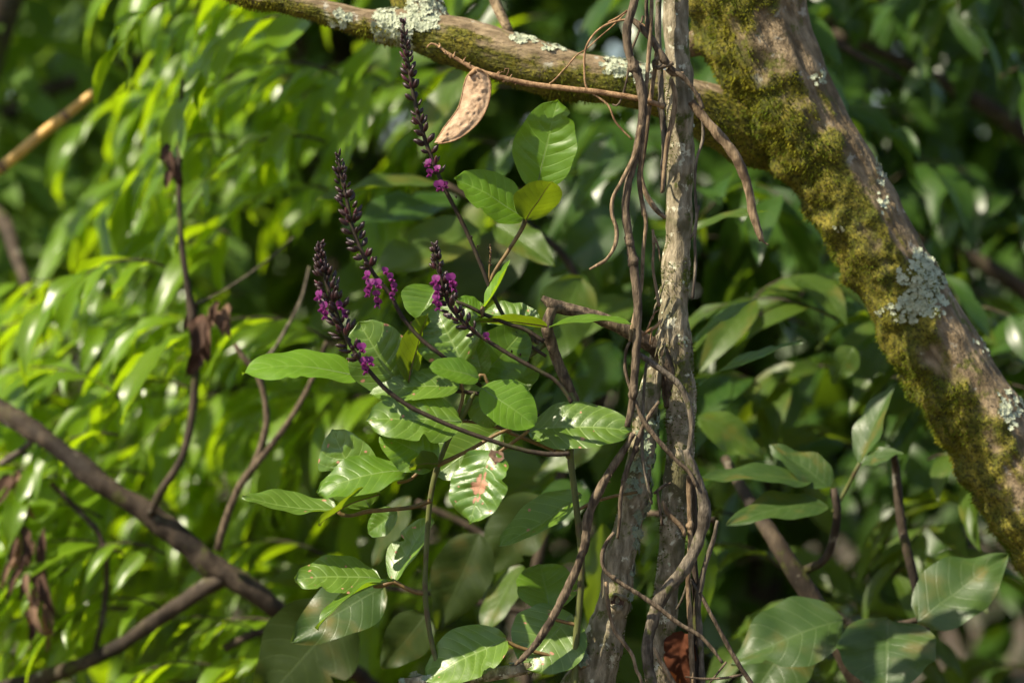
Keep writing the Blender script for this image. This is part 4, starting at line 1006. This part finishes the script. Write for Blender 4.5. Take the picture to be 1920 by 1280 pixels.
    tube('joint', [(118, 221, 10), (123, 217, 12), (128, 213, 10)], M['twig_tan'], c, d=1.35, nseg=14, n=6)
build_left_branches()

# ================================================================== broad-leaved shrubs behind the flowers and at lower right
def specified_shrub(name, label, cat, base, leaves, stems, mat, seed, extra=None):
    rnd = random.Random(seed); base.z = 0
    t = thing(name, base, label, cat)
    for lst, mt in stems: tube('stem', lst, M[mt], t, nseg=10, step=.015, amp=.12, freq=40)
    for i, (b, tp, W, nrm, arch, fold, mt, shp) in enumerate(leaves):
        B, T = P(*b), P(*tp)
        V, F, UV = leaf_arrays(W, shp, arch, fold, .04, 8, 10, 22, .045, rnd.uniform(-.25, .25), i + seed)
        obj('leaf', mk('leaf', V, F, uvs=UV), t, M[mt], mw=leaf_frame(B, T - B, Vector(nrm), (T - B).length))
    if extra: extra(t, rnd)
    return t

def build_center_shrub():
    leaves = [
        ((835, 345, .62), (592, 375, .55), .36, (.1, -.25, .95), .35, .2, 'mid', 'ovate'),
        ((860, 375, .75), (640, 425, .7), .42, (.0, -.6, .8), .3, .15, 'dark', 'ovate'),
        ((900, 430, .6), (690, 520, .55), .50, (.1, -.7, .7), .3, .15, 'mid', 'ovate'),
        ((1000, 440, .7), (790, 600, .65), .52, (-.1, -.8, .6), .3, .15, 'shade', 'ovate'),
        ((930, 420, .5), (1040, 500, .45), .5, (.1, -.8, .6), .3, .15, 'mid', 'ovate'),
        ((1180, 400, .8), (1030, 520, .8), .55, (.2, -.8, .4), .3, .15, 'dark', 'ovate'),
        ((1090, 520, .6), (1000, 700, .55), .55, (.4, -.8, .4), .3, .15, 'mid', 'ovate'),
        ((1090, 350, .9), (1130, 560, .9), .45, (-.6, -.5, .5), .3, .15, 'dark', 'ovate'),
        ((1180, 560, .7), (1040, 640, .6), .5, (0, -.6, .8), .3, .15, 'mid', 'ovate'),
        ((720, 1100, .28), (545, 1205, .22), .62, (.0, -.8, .55), .25, .12, 'broad', 'ovate'),
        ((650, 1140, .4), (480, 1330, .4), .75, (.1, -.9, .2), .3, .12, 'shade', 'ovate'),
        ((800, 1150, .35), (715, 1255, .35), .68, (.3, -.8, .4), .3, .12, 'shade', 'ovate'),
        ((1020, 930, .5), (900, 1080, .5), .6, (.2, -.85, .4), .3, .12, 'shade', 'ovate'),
        ((1090, 900, .55), (1010, 1010, .5), .6, (-.2, -.85, .4), .3, .12, 'dark', 'ovate'),
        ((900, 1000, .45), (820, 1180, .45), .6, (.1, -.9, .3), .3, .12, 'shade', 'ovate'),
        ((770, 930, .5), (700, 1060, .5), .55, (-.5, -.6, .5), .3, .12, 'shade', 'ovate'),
        ((1130, 980, .5), (1110, 1200, .5), .5, (.6, -.6, .4), .3, .12, 'mid', 'lance'),
        ((980, 1060, .45), (905, 1200, .4), .5, (-.6, -.6, .4), .3, .12, 'mid', 'ovate'),
        ((1150, 640, .7), (1090, 760, .7), .7, (.3, -.7, .5), .3, .12, 'dark', 'ovate'),
        ((1130, 820, .6), (1000, 900, .6), .5, (.1, -.6, .7), .3, .12, 'mid', 'ovate'),
        ((980, 250, .8), (900, 380, .8), .5, (-.5, -.6, .6), .3, .12, 'dark', 'ovate'),
        ((870, 130, .7), (790, 300, .7), .5, (-.5, -.6, .6), .3, .12, 'mid', 'ovate'),
        ((1150, 250, .8), (1080, 400, .8), .5, (-.5, -.6, .6), .3, .12, 'dark', 'ovate'),
        ((700, 150, .8), (640, 330, .8), .4, (-.5, -.6, .6), .3, .12, 'lance', 'lance'),
    ]
    stems = [([(1000, 2800, 16), (990, 1900, 14), (985, 1400, 12), (1000, 1100, 11), (1050, 900, 10), (1100, 700, 10), (1080, 520, 8), (1000, 430, 7), (900, 380, 6), (835, 345, 5)], 'bark_dark'),
             ([(1060, 860, 10), (1130, 740, 11), (1110, 660, 11), (1085, 600, 10)], 'bark_dark'),
             ([(1000, 1100, 8), (900, 1000, 7), (780, 940, 6)], 'bark_dark'), ([(1000, 1150, 8), (850, 1120, 6), (720, 1100, 5)], 'bark_dark')]
    stems = [([(x, y, r, 1.1) for x, y, r in s], m) for s, m in stems]
    leaves = [((b[0], b[1], b[2] * 1.4), (q[0], q[1], q[2] * 1.4), *r) if b[2] > .3 else (b, q, *r) for b, q, *r in leaves]
    def extra(t, rnd):
        var = variants('leaf', M['mid'], lance_specs(.42, .6, .3, .9, 6, 31, 'ovate', 6, 8))
        items = []
        for _ in range(60):
            x = rnd.uniform(560, 1330); y = rnd.uniform(80, 1380); d = rnd.uniform(1.4, 2.4)
            dirn = Vector((rnd.uniform(-1, .6), rnd.uniform(-.5, .3), rnd.uniform(-1, .1))).normalized()
            items.append((leaf_frame(P(x, y, d), dirn, Vector((rnd.gauss(-.2, .4), rnd.gauss(-.5, .3), .8)), rnd.uniform(.13, .24)), rnd.randrange(6)))
        place_leaves(items, var, t, rnd, 300)
    specified_shrub('broad_leaf_shrub', 'out-of-focus shrub of large olive leaves directly behind the flower spikes', 'shrub', P(1000, 2800, .75), leaves, stems, 'mid', 51, extra)
build_center_shrub()

def build_right_shrub():
    leaves = [
        ((1520, 905, .50), (1310, 900, .42), .34, (.0, -.45, .9), .5, .1, 'broad', 'ovate'),
        ((1550, 950, .48), (1362, 985, .40), .42, (.1, -.5, .85), .6, .15, 'broad', 'ovate'),
        ((1558, 915, .50), (1442, 835, .55), .60, (.3, -.7, .6), .3, .15, 'broad', 'ovate'),
        ((1610, 870, .48), (1680, 715, .5), .42, (-.7, -.6, .3), .3, .25, 'broad', 'lance'),
        ((1615, 868, .46), (1694, 850, .42), .60, (.0, -.6, .7), .4, .15, 'broad', 'ovate'),
        ((1720, 1165, .40), (1890, 1040, .45), .66, (-.25, -.85, .4), .25, .12, 'broad', 'ovate'),
        ((1665, 1160, .38), (1660, 1295, .30), 1.18, (-.05, -.82, .55), .3, .14, 'broad', 'round'),
        ((1580, 1160, .42), (1370, 1245, .38), .66, (.15, -.75, .62), .35, .14, 'broad', 'ovate'),
        ((1500, 1170, .55), (1400, 1320, .5), .8, (.1, -.85, .45), .3, .14, 'broad', 'ovate'),
        ((1300, 640, .55), (1420, 560, .5), .3, (.1, -.5, .8), .4, .1, 'dark', 'ovate'),
        ((1310, 720, .55), (1505, 642, .45), .22, (-.1, -.35, .9), .35, .1, 'dark', 'lance'),
        ((1300, 430, .6), (1440, 395, .55), .34, (0, -.4, .9), .4, .1, 'mid', 'ovate'),
        ((1310, 780, .7), (1430, 860, .7), .6, (0, -.7, .6), .4, .1, 'mid', 'ovate'),
        ((1320, 1000, .6), (1310, 1180, .6), .35, (.6, -.6, .4), .3, .1, 'dark', 'lance'),
        ((1600, 650, .8), (1560, 720, .8), .7, (.3, -.6, .6), .4, .1, 'mid', 'ovate'),
    ]
    stems = [([(1800, 2800, 30, .6), (1760, 2000, 27, .6), (1660, 1400, 24, .58), (1590, 1240, 21, .56), (1540, 1150, 20, .56), (1490, 1070, 19, .56), (1445, 1000, 16, .58), (1400, 930, 12, .65), (1360, 860, 9, .75)], 'bark_dark'),
             ([(1505, 1070, 9, .56), (1545, 1050, 8, .54), (1562, 1010, 8, .52), (1570, 960, 8, .5), (1562, 915, 7, .5)], 'bark_dark'),
             ([(1562, 960, 4, .5), (1590, 910, 4, .5), (1612, 868, 4, .48)], 'stem_green'),
             ([(1740, 1200, 8, .55), (1715, 1090, 9, .55), (1690, 980, 9, .55), (1680, 880, 8, .55), (1675, 850, 6, .5)], 'bark_dark'),
             ([(1600, 1240, 8, .5), (1660, 1180, 6, .42), (1720, 1162, 6, .42), (1790, 1130, 4, .42)], 'bark_dark'),
             ([(1340, 975, 6, .62), (1300, 970, 6, .62), (1200, 960, 6, .65)], 'vine')]
    def extra(t, rnd):
        var = variants('leaf', M['mid'], lance_specs(.24, .36, .4, 1.2, 6, 61))
        items, tw = [], []
        for _ in range(34):
            x = rnd.uniform(1340, 1960); y = rnd.uniform(560, 1330); d = rnd.uniform(.85, 1.9)
            if abs((x - 1540) * .83 - (y - 315) * .55) < 90 and d < 1.1: continue
            grow_shoot(P(x, y, d), Vector((rnd.uniform(-.9, .5), rnd.uniform(-.6, .1), rnd.uniform(0, .6))), rnd.uniform(.15, .26), rnd.randint(5, 8), rnd.uniform(.12, .19), .22, rnd.uniform(.2, .7), .8, rnd, items, tw, 6, nrm=(-.2, -.3, .85), jit=.35)
        place_leaves(items, var, t, rnd, 250)
        for q in tw:
            V, F, UV, _ = tube_data(q, nseg=5, n=8); obj('twig', mk('twig', V, F), t, M['bark_dark'])
    specified_shrub('large_leaf_shrub', 'shrub of big matt green leaves below the leaning mossy trunk, lower right', 'shrub', P(1800, 2800, .6), leaves, stems, 'broad', 71, extra)
build_right_shrub()

# ================================================================== dark tree behind the mossy trunk
def build_right_tree():
    rnd = random.Random(77)
    base = P(2100, 2500, 2.6); base.z = 0
    t = thing('dark_leaf_tree', base, 'shaded dark green tree with long glossy leaves behind the mossy trunk, right', 'tree')
    tube('trunk', [(2100, 3000, 90), (2060, 1800, 80), (2020, 900, 66), (1980, 300, 52), (1940, -200, 40), (1900, -700, 28)], M['bark_dark'], t, d=2.7, nseg=18, step=.03, amp=.1, freq=12)
    for lst in ([(1985, 300, 22), (1850, 200, 17), (1700, 120, 12), (1560, 60, 8)], [(2000, 600, 22), (1850, 500, 16), (1720, 450, 11), (1600, 470, 7)], [(1960, 0, 22), (1800, -120, 16), (1600, -180, 12), (1400, -200, 8)]):
        tube('branch', lst, M['bark_dark'], t, d=2.3, nseg=10, step=.03, amp=.1, freq=20)
    tube('branch', [(1540, 60, 7, 1.5), (1600, 100, 7, 1.5), (1650, 125, 5, 1.5), (1690, 150, 4, 1.5)], M['bark_dark'], t, nseg=8)
    var = variants('leaf', M['dark'], lance_specs(.26, .40, .5, 1.4, 8, 81))
    items, twigs = [], []
    for _ in range(78):
        x = rnd.uniform(1180, 2050); y = rnd.uniform(-220, 900); d = rnd.uniform(1.1, 3.0)
        grow_shoot(P(x, y, d), Vector((rnd.uniform(-.9, .6), rnd.uniform(-.6, .2), rnd.uniform(-.1, .5))), rnd.uniform(.2, .36), rnd.randint(5, 8), rnd.uniform(.15, .23), .22, rnd.uniform(.3, .9), .8, rnd, items, twigs, len(var), nrm=(-.2, -.35, .85), jit=.38)
    place_leaves(items, var, t, rnd, 300)
    for tw in twigs:
        V, F, UV, _ = tube_data(tw, nseg=5, n=8); obj('twig', mk('twig', V, F), t, M['bark_dark'])
build_right_tree()

# ================================================================== crown of the mossy tree, above the frame
def build_crown():
    rnd = random.Random(99)
    var = variants('leaf', M['dark'], lance_specs(.34, .46, .4, 1.0, 5, 91, 'ovate', 2, 5))
    items = []
    for _ in range(1500):
        x = rnd.uniform(-.35, 1.9); y = rnd.uniform(.7, 4.2); z = rnd.uniform(2.75, 4.2)
        if noise.noise(Vector((x * 1.3, y * 1.3, z * 1.3 + 5))) < -.12: continue
        items.append((leaf_frame(Vector((x, y, z)), Vector((rnd.gauss(0, 1), rnd.gauss(0, 1), rnd.uniform(-1, .2))), Vector((rnd.gauss(0, .4), rnd.gauss(0, .4), 1)), rnd.uniform(.12, .22)), rnd.randrange(5)))
    joined('crown', items, var, MOSSY, rnd)
    for k in range(7):
        q = Vector((.62 + rnd.uniform(-.1, .1), .5, 2.9)); e = Vector((rnd.uniform(-.3, 1.8), rnd.uniform(1, 4), rnd.uniform(3, 4)))
        V, F, UV, _ = tube_data([(*q, .03), (*(q.lerp(e, .5) + Vector((0, 0, .2))), .02), (*e, .006)], nseg=7, n=14, amp=.1, freq=20)
        obj('bough', mk('bough', V, F), MOSSY, M['bark_mossy'])
build_crown()

# ================================================================== forest behind
def forest_tree(label, x, y, h, r, seed, n, matn, zlow=.25):
    rnd = random.Random(seed)
    t = thing('forest_tree', Vector((x, y, 0)), label, 'tree', 'trees of the forest behind')
    V, F, UV, _ = tube_data([(x, y, -.1, .16), (x + .1, y, h * .35, .12), (x - .1, y, h * .7, .07), (x, y, h * .95, .03)], nseg=10, n=24, amp=.1, freq=5)
    obj('trunk', mk('trunk', V, F), t, M['bark_dark'])
    for k in range(5):
        a = rnd.uniform(0, 6.28); z0 = h * rnd.uniform(.3, .7); e = Vector((x + math.cos(a) * r * .8, y + math.sin(a) * r * .8, z0 + h * .15))
        V, F, UV, _ = tube_data([(x, y, z0, .05), (*(Vector((x, y, z0)).lerp(e, .5) + Vector((0, 0, .15))), .03), (*e, .01)], nseg=6, n=8)
        obj('limb', mk('limb', V, F), t, M['bark_dark'])
    var = variants('leaf', M[matn], lance_specs(.36, .5, .4, 1.0, 4, seed, 'ovate', 2, 4))
    items = []
    while len(items) < n:
        u = Vector((rnd.uniform(-1, 1), rnd.uniform(-1, 1), rnd.uniform(-1, 1)))
        if not .35 < u.length < 1: continue
        q = Vector((x + u.x * r, y + u.y * r, h * (zlow + 1) / 2 + u.z * h * (1 - zlow) / 2))
        if noise.noise(q * 1.6) < -.18: continue
        items.append((leaf_frame(q, Vector((u.x * .6 + rnd.gauss(0, .5), u.y * .6 + rnd.gauss(0, .5), -.5)), Vector((u.x * .4 + rnd.gauss(0, .3), u.y * .4 + rnd.gauss(0, .3), 1)), rnd.uniform(.16, .30)), rnd.randrange(4)))
    joined('crown', items, var, t, rnd)
spots = [
    ('pale green far tree seen soft in the top left corner', -1.75, 3.6, 4.6, 1.1, 'far', 1500),
    ('forest tree behind the drooping leaves, left of the flower spikes', -.55, 5.2, 4.8, 1.15, 'far', 1900),
    ('forest tree behind the broad olive shrub at centre', .55, 4.9, 4.8, 1.15, 'dark', 1900),
    ('forest tree behind the dark glossy tree at right', 1.55, 4.8, 4.8, 1.1, 'dark', 1900),
    ('far pale forest tree just right of the cane, behind the drooping leaves', -1.2, 6.6, 5.2, 1.3, 'far', 1500),
    ('far forest tree at the left edge behind the yellow cane', -2.4, 6.2, 5.2, 1.3, 'far', 1500),
    ('tallest far forest tree closing the gaps behind the upper left foliage', -1.0, 9.6, 7.5, 2.0, 'dark', 1800),
    ('far forest tree closing the gaps at centre left', -.2, 8.0, 5.6, 1.7, 'dark', 1600),
    ('far forest tree closing the gaps at the right edge', 2.2, 7.6, 5.6, 1.7, 'dark', 1600),
]
for i, (lb, x, y, h, r, mt, n) in enumerate(spots):
    forest_tree(lb, x, y, h, r, 200 + i * 13, n, mt, .04)
